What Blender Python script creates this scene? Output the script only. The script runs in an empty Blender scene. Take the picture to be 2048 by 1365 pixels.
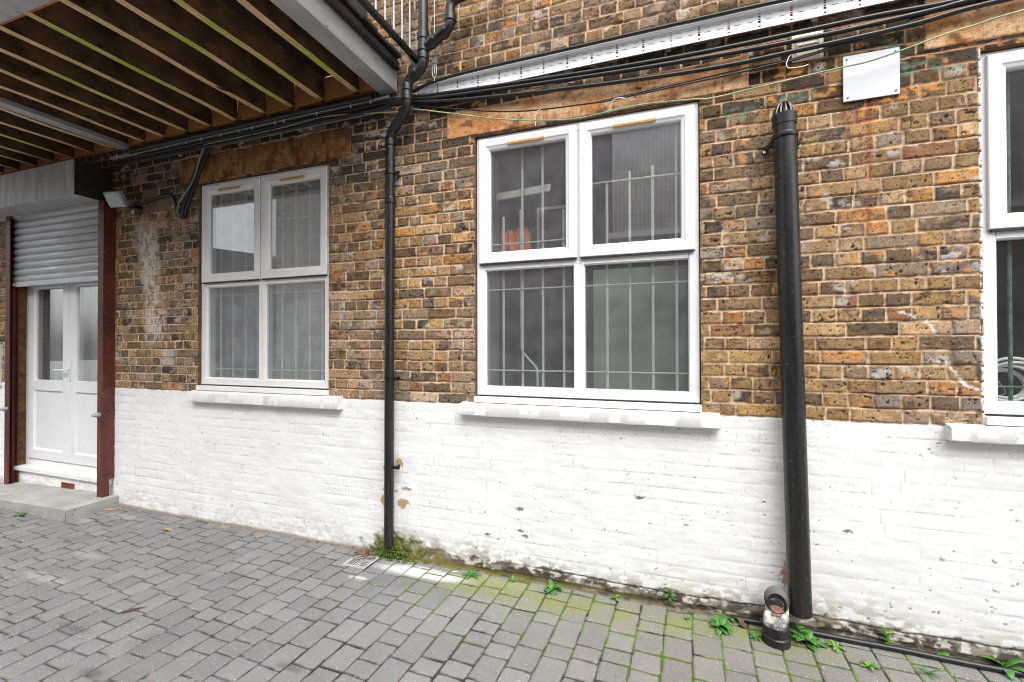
import bpy, bmesh, math, random
import numpy as np
from mathutils import Vector, Matrix
R = math.radians
rnd = random.Random(7)
scene = bpy.context.scene
COL = bpy.data.collections.new('yard'); scene.collection.children.link(COL)

# ------------------------------------------------------------------ helpers
def s2l(c):
    out = []
    for v in c:
        v = v / 255.0
        out.append(v / 12.92 if v <= .04045 else ((v + .055) / 1.055) ** 2.4)
    return tuple(out)

def tag(o, label=None, cat=None, group=None, kind=None):
    if label: o['label'] = label
    if cat: o['category'] = cat
    if group: o['group'] = group
    if kind: o['kind'] = kind
    return o

def thing(name, loc, label, cat, group=None, rotz=0.0):
    o = bpy.data.objects.new(name, None); COL.objects.link(o)
    o.location = loc; o.rotation_euler = (0, 0, rotz); o.empty_display_size = .1
    return tag(o, label, cat, group)

def wloc(o):
    v = Vector((0, 0, 0))
    while o is not None:
        v = v + Vector(o.location); o = o.parent
    return v

class M:
    """collects verts and faces in world coordinates, builds one mesh object"""
    def __init__(s): s.v = []; s.f = []
    def add(s, vs, fs):
        n = len(s.v); s.v += [tuple(p) for p in vs]; s.f += [tuple(i + n for i in f) for f in fs]; return s
    def box(s, x0, x1, y0, y1, z0, z1):
        vs = [(x0,y0,z0),(x1,y0,z0),(x1,y1,z0),(x0,y1,z0),(x0,y0,z1),(x1,y0,z1),(x1,y1,z1),(x0,y1,z1)]
        return s.add(vs, [(3,2,1,0),(4,5,6,7),(0,1,5,4),(1,2,6,5),(2,3,7,6),(3,0,4,7)])
    def obox(s, c, ax, ay, az):
        c, ax, ay, az = map(Vector, (c, ax, ay, az))
        vs = [c + sx*ax + sy*ay + sz*az for sz in (-1,1) for sx, sy in ((-1,-1),(1,-1),(1,1),(-1,1))]
        return s.add(vs, [(3,2,1,0),(4,5,6,7),(0,1,5,4),(1,2,6,5),(2,3,7,6),(3,0,4,7)])
    def rings(s, rings, caps=True, loop=False):
        n = len(rings[0]); vs = [p for r in rings for p in r]; fs = []
        k = len(rings)
        for i in range(k if loop else k - 1):
            j = (i + 1) % k
            for a in range(n):
                b = (a + 1) % n
                fs.append((i*n+a, i*n+b, j*n+b, j*n+a))
        if caps and not loop:
            fs.append(tuple(range(n))[::-1]); fs.append(tuple((k-1)*n + a for a in range(n)))
        return s.add(vs, fs)
    def tube(s, pts, r, seg=10, caps=True):
        pts = [Vector(p) for p in pts]; rs = r if isinstance(r, (list, tuple)) else [r]*len(pts)
        t = (pts[1]-pts[0]).normalized(); up = Vector((0,0,1)) if abs(t.z) < .9 else Vector((0,1,0))
        n = t.cross(up).normalized(); rings = []
        for i, p in enumerate(pts):
            a = pts[max(i-1,0)]; b = pts[min(i+1,len(pts)-1)]
            t = (b-a).normalized(); n = (n - t*n.dot(t)).normalized(); bn = t.cross(n)
            rings.append([p + rs[i]*(math.cos(2*math.pi*k/seg)*n + math.sin(2*math.pi*k/seg)*bn) for k in range(seg)])
        return s.rings(rings, caps)
    def cyl(s, p0, p1, r, seg=16): return s.tube([p0, p1], r, seg)
    def ringprof(s, x0, x1, z0, z1, prof):
        rings = []
        for ins, y in prof:
            rings.append([(x0+ins,y,z0+ins),(x1-ins,y,z0+ins),(x1-ins,y,z1-ins),(x0+ins,y,z1-ins)])
        return s.rings(rings, caps=False, loop=True)
    def build(s, name, mat, parent=None, smooth=False, bevel=0, seg=2, autosmooth=None):
        off = wloc(parent) if parent is not None else Vector((0,0,0))
        me = bpy.data.meshes.new(name)
        me.from_pydata([tuple(Vector(p) - off) for p in s.v], [], s.f); me.update()
        b = bmesh.new(); b.from_mesh(me); bmesh.ops.recalc_face_normals(b, faces=b.faces); b.to_mesh(me); b.free()
        me.materials.append(mat)
        o = bpy.data.objects.new(name, me); COL.objects.link(o)
        if parent is not None: o.parent = parent
        if smooth:
            me.polygons.foreach_set('use_smooth', [True]*len(me.polygons))
            me.set_sharp_from_angle(angle=R(autosmooth or 40))
        if bevel:
            md = o.modifiers.new('bevel', 'BEVEL'); md.width = bevel; md.segments = seg; md.limit_method = 'ANGLE'; md.angle_limit = R(35)
        return o

def smooth_path(pts, n=6):
    """Catmull-Rom through points"""
    P = [Vector(p) for p in pts]; P = [2*P[0]-P[1]] + P + [2*P[-1]-P[-2]]; out = []
    for i in range(1, len(P)-2):
        for k in range(n):
            t = k/n; a,b,c,d = P[i-1],P[i],P[i+1],P[i+2]
            out.append(.5*((2*b)+(c-a)*t+(2*a-5*b+4*c-d)*t*t+(3*b-a-3*c+d)*t**3))
    out.append(P[-2]); return out

def bend_path(pts, r=.05, n=6):
    """polyline with rounded corners"""
    P = [Vector(p) for p in pts]; out = [P[0]]
    for i in range(1, len(P)-1):
        a = (P[i-1]-P[i]); b = (P[i+1]-P[i]); k = min(r, a.length*.48, b.length*.48)
        A = P[i]+a.normalized()*k; B = P[i]+b.normalized()*k
        for j in range(n+1):
            t = j/n; out.append((1-t)**2*A + 2*t*(1-t)*P[i] + t*t*B)
    out.append(P[-1]); return out

# ------------------------------------------------------------------ numpy noise
def _h(x, y, seed):
    h = (x.astype(np.uint32)*np.uint32(374761393) + y.astype(np.uint32)*np.uint32(668265263) + np.uint32((seed*1442695041+12345) & 0xffffffff))
    h = (h ^ (h >> np.uint32(13)))*np.uint32(1274126177); h ^= h >> np.uint32(16)
    return (h & np.uint32(0xffffff)).astype(np.float32)/np.float32(0xffffff)
def vn(x, y, seed=0):
    xi = np.floor(x).astype(np.int64); yi = np.floor(y).astype(np.int64)
    fx = (x-xi).astype(np.float32); fy = (y-yi).astype(np.float32)
    fx = fx*fx*(3-2*fx); fy = fy*fy*(3-2*fy)
    a = _h(xi,yi,seed); b = _h(xi+1,yi,seed); c = _h(xi,yi+1,seed); d = _h(xi+1,yi+1,seed)
    return (a*(1-fx)+b*fx)*(1-fy)+(c*(1-fx)+d*fx)*fy
def fbm(x, y, seed=0, o=4, g=.5):
    s = 0; a = 1; t = 0
    for i in range(o):
        s = s + a*vn(x*2**i+17.3*i, y*2**i-9.1*i, seed+i*31); t += a; a *= g
    return s/t
def ss(a, b, x):
    t = np.clip((x-a)/(b-a), 0, 1); return t*t*(3-2*t)
def mix(a, b, t):
    return a*(1-t[...,None]) + np.asarray(b, dtype=np.float32)*t[...,None]

def grid_mesh(name, P, col, keep, mat, parent=None):
    """P: (ny,nx,3) positions, col (ny,nx,4), keep (ny-1,nx-1) bool"""
    ny, nx = P.shape[:2]
    idx = np.arange(ny*nx).reshape(ny, nx)
    q = np.stack([idx[:-1,:-1], idx[:-1,1:], idx[1:,1:], idx[1:,:-1]], -1)[keep].reshape(-1,4)
    used = np.zeros(ny*nx, bool); used[q.ravel()] = True
    new = np.cumsum(used)-1; q = new[q]
    V = P.reshape(-1,3)[used].astype(np.float32); C = col.reshape(-1,4)[used].astype(np.float32)
    me = bpy.data.meshes.new(name); n = len(q)
    me.vertices.add(len(V)); me.vertices.foreach_set('co', V.ravel())
    me.loops.add(n*4); me.loops.foreach_set('vertex_index', q.ravel().astype(np.int32))
    me.polygons.add(n); me.polygons.foreach_set('loop_start', np.arange(0, n*4, 4, dtype=np.int32))
    me.polygons.foreach_set('use_smooth', np.ones(n, bool))
    a = me.color_attributes.new('Col', 'FLOAT_COLOR', 'POINT'); a.data.foreach_set('color', C.ravel())
    me.update(calc_edges=True); me.validate()
    me.materials.append(mat)
    o = bpy.data.objects.new(name, me); COL.objects.link(o)
    if parent is not None: o.parent = parent
    return o

# ------------------------------------------------------------------ materials
def nt(name):
    m = bpy.data.materials.new(name); m.use_nodes = True
    t = m.node_tree; t.nodes.clear()
    out = t.nodes.new('ShaderNodeOutputMaterial'); b = t.nodes.new('ShaderNodeBsdfPrincipled')
    t.links.new(b.outputs[0], out.inputs[0]); return m, t, b, out
def N(t, typ, **k):
    n = t.nodes.new(typ)
    for a, v in k.items(): setattr(n, a, v)
    return n
def noise(t, scale, detail=5, rough=.6, stretch=None, dist=0):
    tc = N(t, 'ShaderNodeTexCoord'); nz = N(t, 'ShaderNodeTexNoise')
    nz.inputs['Scale'].default_value = scale; nz.inputs['Detail'].default_value = detail; nz.inputs['Roughness'].default_value = rough
    nz.inputs['Distortion'].default_value = dist
    if stretch:
        mp = N(t, 'ShaderNodeMapping'); mp.inputs['Scale'].default_value = stretch
        t.links.new(tc.outputs['Object'], mp.inputs[0]); t.links.new(mp.outputs[0], nz.inputs['Vector'])
    else: t.links.new(tc.outputs['Object'], nz.inputs['Vector'])
    return nz
def ramp(t, src, stops):
    r = N(t, 'ShaderNodeValToRGB'); e = r.color_ramp.elements
    while len(e) < len(stops): e.new(.5)
    for el, (p, c) in zip(e, stops): el.position = p; el.color = (*c, 1) if len(c) == 3 else c
    t.links.new(src, r.inputs[0]); return r
def simple(name, c, rough=.5, c2=None, scale=12, lo=.35, hi=.65, bump=0, bscale=60, metal=0, stretch=None, spec=.5, spots=None):
    """two-tone noise material in object space with optional specks and bump"""
    m, t, b, _ = nt(name)
    b.inputs['Roughness'].default_value = rough; b.inputs['Metallic'].default_value = metal
    b.inputs['Specular IOR Level'].default_value = spec
    c2 = c2 or tuple(v*.8 for v in c)
    nz = noise(t, scale, stretch=stretch); r = ramp(t, nz.outputs['Fac'], [(lo, c), (hi, c2)])
    src = r.outputs[0]
    if spots:
        sc, sz, colr = spots
        n2 = noise(t, sc, 2, .5); r2 = ramp(t, n2.outputs['Fac'], [(sz, (0,0,0)), (sz+.04, (1,1,1))])
        mx = N(t, 'ShaderNodeMixRGB'); t.links.new(r2.outputs[0], mx.inputs[0]); t.links.new(src, mx.inputs[1]); mx.inputs[2].default_value = (*colr, 1)
        src = mx.outputs[0]
    t.links.new(src, b.inputs['Base Color'])
    n3 = noise(t, scale*2.3); mr = N(t, 'ShaderNodeMapRange'); mr.inputs[3].default_value = max(rough-.1, .05); mr.inputs[4].default_value = min(rough+.12, 1)
    t.links.new(n3.outputs['Fac'], mr.inputs[0]); t.links.new(mr.outputs[0], b.inputs['Roughness'])
    if bump:
        n4 = noise(t, bscale, stretch=stretch); bp = N(t, 'ShaderNodeBump'); bp.inputs['Strength'].default_value = bump; bp.inputs['Distance'].default_value = .004
        t.links.new(n4.outputs['Fac'], bp.inputs['Height']); t.links.new(bp.outputs[0], b.inputs['Normal'])
    return m

def attr_mat(name, sp_scale, sp_amt, bump, bscale, rough=.85, aggregate=None):
    m, t, b, _ = nt(name)
    at = N(t, 'ShaderNodeAttribute', attribute_name='Col')
    nz = noise(t, sp_scale, 4, .7); mr = N(t, 'ShaderNodeMapRange')
    mr.inputs[1].default_value = .25; mr.inputs[2].default_value = .75
    mr.inputs[3].default_value = 1-sp_amt; mr.inputs[4].default_value = 1+sp_amt
    t.links.new(nz.outputs['Fac'], mr.inputs[0])
    # speckle strong on the blocks themselves, faint on paint and joints
    ma = N(t, 'ShaderNodeMapRange'); ma.inputs[3].default_value = .22; ma.inputs[4].default_value = 1; t.links.new(at.outputs['Alpha'], ma.inputs[0])
    m0 = N(t, 'ShaderNodeMath', operation='SUBTRACT'); m0.inputs[1].default_value = 1; t.links.new(mr.outputs[0], m0.inputs[0])
    m1 = N(t, 'ShaderNodeMath', operation='MULTIPLY_ADD'); m1.inputs[2].default_value = 1; t.links.new(m0.outputs[0], m1.inputs[0]); t.links.new(ma.outputs[0], m1.inputs[1])
    vm = N(t, 'ShaderNodeVectorMath', operation='SCALE'); t.links.new(at.outputs['Color'], vm.inputs[0]); t.links.new(m1.outputs[0], vm.inputs['Scale'])
    src = vm.outputs[0]
    if aggregate:
        for sc, th, colr in aggregate:
            n2 = noise(t, sc, 1, .5); r2 = ramp(t, n2.outputs['Fac'], [(th, (0,0,0)), (th+.03, (1,1,1))])
            mm = N(t, 'ShaderNodeMath', operation='MULTIPLY'); t.links.new(r2.outputs[0], mm.inputs[0]); t.links.new(at.outputs['Alpha'], mm.inputs[1])
            mx = N(t, 'ShaderNodeMixRGB'); t.links.new(mm.outputs[0], mx.inputs[0]); t.links.new(src, mx.inputs[1]); mx.inputs[2].default_value = (*colr, 1)
            src = mx.outputs[0]
    t.links.new(src, b.inputs['Base Color'])
    b.inputs['Roughness'].default_value = rough; b.inputs['Specular IOR Level'].default_value = .3
    n4 = noise(t, bscale, 5, .65); bp = N(t, 'ShaderNodeBump'); bp.inputs['Strength'].default_value = bump; bp.inputs['Distance'].default_value = .003
    t.links.new(n4.outputs['Fac'], bp.inputs['Height']); t.links.new(bp.outputs[0], b.inputs['Normal'])
    return m

def glass_mat(name, dust=.05, tint=(1,1,1), boost=1.6, dcol=(.6,.62,.63), sc=6):
    m = bpy.data.materials.new(name); m.use_nodes = True; t = m.node_tree; t.nodes.clear()
    out = N(t, 'ShaderNodeOutputMaterial'); tr = N(t, 'ShaderNodeBsdfTransparent'); gl = N(t, 'ShaderNodeBsdfGlossy'); df = N(t, 'ShaderNodeBsdfDiffuse')
    tr.inputs[0].default_value = (*tint, 1); gl.inputs['Roughness'].default_value = .008; df.inputs[0].default_value = (*dcol, 1)
    lw = N(t, 'ShaderNodeLayerWeight'); pw = N(t, 'ShaderNodeMath', operation='POWER'); pw.inputs[1].default_value = 5; t.links.new(lw.outputs['Facing'], pw.inputs[0])
    ma = N(t, 'ShaderNodeMath', operation='MULTIPLY_ADD'); ma.inputs[1].default_value = .96; ma.inputs[2].default_value = .04; t.links.new(pw.outputs[0], ma.inputs[0])   # Schlick
    mu = N(t, 'ShaderNodeMath', operation='MULTIPLY', use_clamp=True); mu.inputs[1].default_value = boost; t.links.new(ma.outputs[0], mu.inputs[0])
    m1 = N(t, 'ShaderNodeMixShader'); t.links.new(mu.outputs[0], m1.inputs[0]); t.links.new(tr.outputs[0], m1.inputs[1]); t.links.new(gl.outputs[0], m1.inputs[2])
    nz = noise(t, sc, 8, .7); mr = N(t, 'ShaderNodeMapRange'); mr.inputs[1].default_value = .3; mr.inputs[2].default_value = .75
    mr.inputs[3].default_value = dust*.45; mr.inputs[4].default_value = dust*1.7; t.links.new(nz.outputs['Fac'], mr.inputs[0])
    m2 = N(t, 'ShaderNodeMixShader'); t.links.new(mr.outputs[0], m2.inputs[0]); t.links.new(m1.outputs[0], m2.inputs[1]); t.links.new(df.outputs[0], m2.inputs[2])
    t.links.new(m2.outputs[0], out.inputs[0]); return m

MAT = {}
MAT['brick'] = attr_mat('stock_brick', 120, .34, .4, 160, .9, aggregate=[(95, .685, (.035,.028,.022)), (130, .74, (.44,.37,.28)), (60, .745, (.34,.18,.05))])
MAT['paver'] = attr_mat('concrete_paver', 150, .20, .35, 260, .82, aggregate=[(120, .68, (.46,.45,.43)), (135, .69, (.07,.065,.06)), (105,.72,(.30,.20,.14)), (210,.72,(.42,.41,.40))])
MAT['pvc'] = simple('white_pvc', (.80,.81,.82), .32, (.75,.76,.77), 5)
MAT['pvc_dirty'] = simple('white_pvc_weathered', (.80,.80,.795), .4, (.72,.72,.71), 9, lo=.4, hi=.8)
MAT['sill'] = simple('painted_stone_sill', (.79,.79,.78), .75, (.72,.72,.70), 40, lo=.3, hi=.8, bump=.6, bscale=120, spots=(70,.72,(.3,.29,.27)))
MAT['gasket'] = simple('black_rubber_gasket', (.02,.02,.02), .6)
MAT['vent_tan'] = simple('tan_plastic', s2l((196,158,98)), .45, s2l((170,130,75)), 20)
MAT['black'] = simple('black_plastic', (.009,.009,.0095), .27, (.017,.017,.018), 9, lo=.4, hi=.7, spots=(120,.74,(.13,.13,.13)))
MAT['black_worn'] = simple('scuffed_black_plastic', (.009,.009,.0095), .28, (.020,.020,.021), 16, spots=(55,.675,(.10,.10,.10)), stretch=(2.5,2.5,.25))
MAT['cable'] = simple('black_cable_sheath', (.012,.012,.0125), .36, (.022,.022,.023), 14)
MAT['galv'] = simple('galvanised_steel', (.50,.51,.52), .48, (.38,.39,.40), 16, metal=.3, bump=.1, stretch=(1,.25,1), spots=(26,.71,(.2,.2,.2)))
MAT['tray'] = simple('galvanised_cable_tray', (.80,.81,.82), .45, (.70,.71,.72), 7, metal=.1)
MAT['steel_old'] = simple('weathered_sheet_steel', (.48,.49,.50), .55, (.25,.255,.26), 7, lo=.35, hi=.72, metal=.2, stretch=(4,1,.3), bump=.1)
MAT['end_dark'] = simple('near_black_plate', (.012,.011,.010), .8, (.022,.018,.014), 14, spots=(60,.75,(.3,.3,.28)))
MAT['slat'] = simple('aluminium_slat', (.58,.59,.60), .42, (.46,.47,.48), 6, metal=.35, stretch=(.6,1,5))
MAT['redpost'] = simple('red_oxide_steel', s2l((104,46,35)), .5, s2l((66,29,22)), 7, stretch=(1,1,.3), spots=(70,.68,s2l((170,140,110))))
MAT['cream'] = simple('cream_plastic', s2l((252,246,224)), .45, s2l((246,238,212)), 8)
MAT['panel'] = simple('white_sheet_panel', (.66,.67,.69), .45, (.61,.62,.64), 3)
MAT['white'] = simple('white_painted_metal', (.82,.84,.83), .45, (.74,.78,.76), 10)
MAT['screw'] = simple('dull_screw_steel', (.12,.12,.12), .4, metal=.6)
MAT['screw_light'] = simple('bright_screw_steel', (.7,.7,.7), .3, metal=.5)
MAT['dark_room'] = simple('dim_plaster', (.16,.155,.155), .9, (.08,.08,.08), 3)
MAT['net'] = simple('grey_net_curtain', (.50,.515,.525), .95, (.34,.35,.36), 4, lo=.3, hi=.75, stretch=(3,1,.5), bump=.3, bscale=300)
MAT['net_door'] = simple('pale_net_curtain', (.62,.64,.65), .95, (.45,.47,.48), 3, stretch=(5,1,.3), bump=.4, bscale=60)
MAT['green_board'] = simple('pale_green_board', (.46,.53,.43), .8, (.30,.36,.30), 2.5)
MAT['char_board'] = simple('charcoal_board', (.035,.034,.036), .85, (.006,.006,.006), 11, lo=.35, hi=.6)
MAT['orange'] = simple('orange_cloth', s2l((255,150,90)), .8, s2l((200,84,46)), 22, lo=.3, hi=.7, stretch=(2.5,1,.35))
MAT['greenbar'] = simple('green_painted_bar', s2l((52,92,66)), .5, s2l((120,140,125)), 30)
MAT['earth'] = simple('yellow_green_cable', s2l((178,178,120)), .45, s2l((120,158,126)), 5, lo=.45, hi=.55)
MAT['concrete'] = simple('step_concrete', (.40,.395,.375), .85, (.27,.265,.25), 6, lo=.3, hi=.7, bump=.5, bscale=70, spots=(18,.68,(.16,.16,.13)))
MAT['terracotta'] = simple('terracotta', s2l((140,82,56)), .85, s2l((110,62,44)), 30)
MAT['plaque'] = simple('navy_plaque', (.012,.015,.03), .4)
MAT['lamp_glass'] = simple('frosted_lamp_glass', s2l((186,200,196)), .25, s2l((160,176,172)), 12, spots=(30,.7,s2l((120,130,100))))
MAT['leaf'] = simple('weed_leaf', (.085,.25,.035), .5, (.035,.13,.02), 55, lo=.3, hi=.7)
MAT['leaf_lime'] = simple('young_weed_leaf', (.17,.32,.05), .5, (.08,.20,.03), 55, lo=.3, hi=.7)
MAT['dry'] = simple('dry_leaf', s2l((142,108,78)), .8, s2l((82,60,44)), 50)
MAT['wood_chip'] = simple('split_wood', s2l((188,156,124)), .8, s2l((150,116,84)), 40, stretch=(1,6,1))
MAT['wood_dark'] = simple('charred_wood', s2l((104,72,48)), .8, s2l((40,34,30)), 30)
MAT['grate'] = simple('grey_plastic_grate', (.40,.40,.39), .6, (.30,.30,.28), 30)
MAT['pit'] = simple('drain_pit', (.02,.018,.015), .9)
MAT['mud'] = simple('reddish_silt', s2l((150,108,92)), .9, s2l((92,66,58)), 30)
MAT['shoe'] = simple('paint_splashed_black_plastic', (.028,.028,.028), .5, (.46,.45,.42), 16, lo=.46, hi=.60, bump=.2)
MAT['moss'] = simple('moss', (.11,.16,.025), .95, (.05,.07,.015), 60, bump=.8, bscale=200)
MAT['corr'] = simple('pale_corrugated_cladding', (.90,.90,.92), .5, (.86,.86,.88), 2)
MAT['far_brick'] = simple('grey_purple_brick', (.19,.165,.175), .9, (.15,.13,.14), 3)
MAT['render'] = simple('pale_bounce_grey', (.55,.54,.53), .9, (.45,.44,.44), 2)  # pale tone invented to bounce light under the balcony
MAT['asphalt'] = simple('worn_asphalt', (.13,.13,.13), .9, (.10,.10,.10), 5, bump=.4)

def wood_mat(name, stain, tones=((238,206,170),(222,180,138),(160,112,74))):
    """treated softwood: grain along Y; patches of green algae on most faces, dark water stains"""
    m, t, b, _ = nt(name)
    g = noise(t, 9, 6, .6, stretch=(14, .6, 14), dist=.6)
    r = ramp(t, g.outputs['Fac'], [(.3, s2l(tones[0])), (.55, s2l(tones[1])), (.75, s2l(tones[2]))])
    st = noise(t, 2.2, 4, .6, stretch=(1.3, 1.1, .5)); rs = ramp(t, st.outputs['Fac'], [(.42, (0,0,0)), (.6, (1,1,1))])
    mx = N(t, 'ShaderNodeMixRGB'); mx.inputs[2].default_value = (*s2l((172,184,58)), 1)
    ms = N(t, 'ShaderNodeMath', operation='MULTIPLY'); ms.inputs[1].default_value = stain
    t.links.new(rs.outputs[0], ms.inputs[0]); t.links.new(ms.outputs[0], mx.inputs[0]); t.links.new(r.outputs[0], mx.inputs[1])
    kn = noise(t, 5, 2, .5, stretch=(3,1,3)); rk = ramp(t, kn.outputs['Fac'], [(.68, (0,0,0)), (.74, (1,1,1))])
    m2 = N(t, 'ShaderNodeMixRGB'); m2.inputs[2].default_value = (*s2l((70,46,30)), 1)
    t.links.new(rk.outputs[0], m2.inputs[0]); t.links.new(mx.outputs[0], m2.inputs[1])
    t.links.new(m2.outputs[0], b.inputs['Base Color']); b.inputs['Roughness'].default_value = .8
    bp = N(t, 'ShaderNodeBump'); bp.inputs['Strength'].default_value = .3; bp.inputs['Distance'].default_value = .003
    t.links.new(g.outputs['Fac'], bp.inputs['Height']); t.links.new(bp.outputs[0], b.inputs['Normal'])
    return m
MAT['joist'] = wood_mat('joist_lit_underside', .35)  # pale underside tone: light from below put into the timber colour
MAT['joist_green'] = wood_mat('algae_lit_underside', .95)  # same lit underside tone with real green algae patches
MAT['ledger'] = wood_mat('ledger_timber', .0, ((206,146,92),(178,116,66),(104,62,34)))
MAT['shaded_timber'] = simple('timber_painted_shade', (.19,.10,.045), .85, (.04,.022,.011), 4, lo=.35, hi=.68, stretch=(9,1.6,2.2), bump=.3)  # dark sides of the same timber: shade between joists put into the colour
MAT['deck'] = simple('dark_decking_timber', (.03,.021,.013), .9, (.015,.011,.008), 6, stretch=(.6,8,1), bump=.3)

# ------------------------------------------------------------------ camera
cam = bpy.data.cameras.new('camera'); co = bpy.data.objects.new('camera', cam); COL.objects.link(co); scene.camera = co
cam.sensor_width = 36; cam.lens = 36*904.43/2048; cam.clip_end = 500; cam.clip_start = .02
CY, CZ = -2.861, 1.55
yaw, pit, rol = .34249, .00835, -.00224
F = Vector((-math.sin(yaw), math.cos(yaw), 0)); Rt = Vector((math.cos(yaw), math.sin(yaw), 0)); U = Vector((0,0,1))
F2 = F*math.cos(pit)+U*math.sin(pit); U2 = U*math.cos(pit)-F*math.sin(pit)
R3 = Rt*math.cos(rol)+U2*math.sin(rol); U3 = U2*math.cos(rol)-Rt*math.sin(rol)
mt = Matrix((R3, U3, -F2)).transposed().to_4x4(); mt.translation = (0, CY, CZ); co.matrix_world = mt

# ------------------------------------------------------------------ light
EL, AZ = 55, 30      # overcast: the soft sun stands over the yard, right of the camera
w = bpy.data.worlds.new('World'); scene.world = w; w.use_nodes = True
t = w.node_tree; t.nodes.clear()
sky = N(t, 'ShaderNodeTexSky', sky_type='NISHITA'); sky.sun_disc = False; sky.sun_elevation = R(EL); sky.sun_rotation = R(180-AZ)
sky.air_density = 1.0; sky.dust_density = 4.0; sky.ozone_density = 1.0
hs = N(t, 'ShaderNodeHueSaturation'); hs.inputs['Saturation'].default_value = .12; hs.inputs['Value'].default_value = 1
bg = N(t, 'ShaderNodeBackground'); bg.inputs[1].default_value = .15; wo = N(t, 'ShaderNodeOutputWorld')
t.links.new(sky.outputs[0], hs.inputs['Color']); t.links.new(hs.outputs[0], bg.inputs[0]); t.links.new(bg.outputs[0], wo.inputs[0])
sun = bpy.data.lights.new('sun', 'SUN'); sun.energy = .6; sun.angle = R(60); sun.color = (1, .975, .94)
so = bpy.data.objects.new('sun', sun); COL.objects.link(so); so.location = (3,-5,9)
sd = Vector((math.sin(R(AZ))*math.cos(R(EL)), -math.cos(R(AZ))*math.cos(R(EL)), math.sin(R(EL))))
so.rotation_euler = sd.to_track_quat('Z', 'Y').to_euler()
vs = scene.view_settings; vs.view_transform = 'Standard'; vs.look = 'None'; vs.exposure = 1.32; vs.gamma = 1
scene.cycles.max_bounces = 8; scene.cycles.diffuse_bounces = 5; scene.cycles.transparent_max_bounces = 16
scene.cycles.use_denoising = True; scene.cycles.filter_width = 1.05

# ------------------------------------------------------------------ building and its brick wall
bld = thing('brick_building', (0,0,0), 'old yellow-brown stock brick building, its lower wall painted white', 'building')
WIN = [(-3.98, 'left-hand white window beneath the balcony with grey net curtain'), (-1.285, 'middle white window between the two black pipes, orange cloth behind its glass'), (1.434, 'right-hand white window cut off by the picture edge, dark inside')]
WW = 1.433
OPEN = [(x0-.004, x0+WW+.004, 1.155, 2.992) for x0, _ in WIN] + [(-6.775, -5.155, .20, 2.40)]
LINT = [(-4.236, -2.322, 2.996, 3.235), (-1.511, .419, 2.996, 3.20), (1.2, 3.05, 3.03, 3.36)]
COURSE = .0752; Z0 = 1.139 - 17*COURSE

def axis(segs, extra):
    a = []
    for lo, hi, st in segs: a += list(np.arange(lo, hi, st))
    a.append(segs[-1][1]); a = np.array(sorted(set(np.round(a, 5))))
    for e in extra:
        i = np.argmin(abs(a-e)); a[i] = e
    return np.unique(a)

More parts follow.
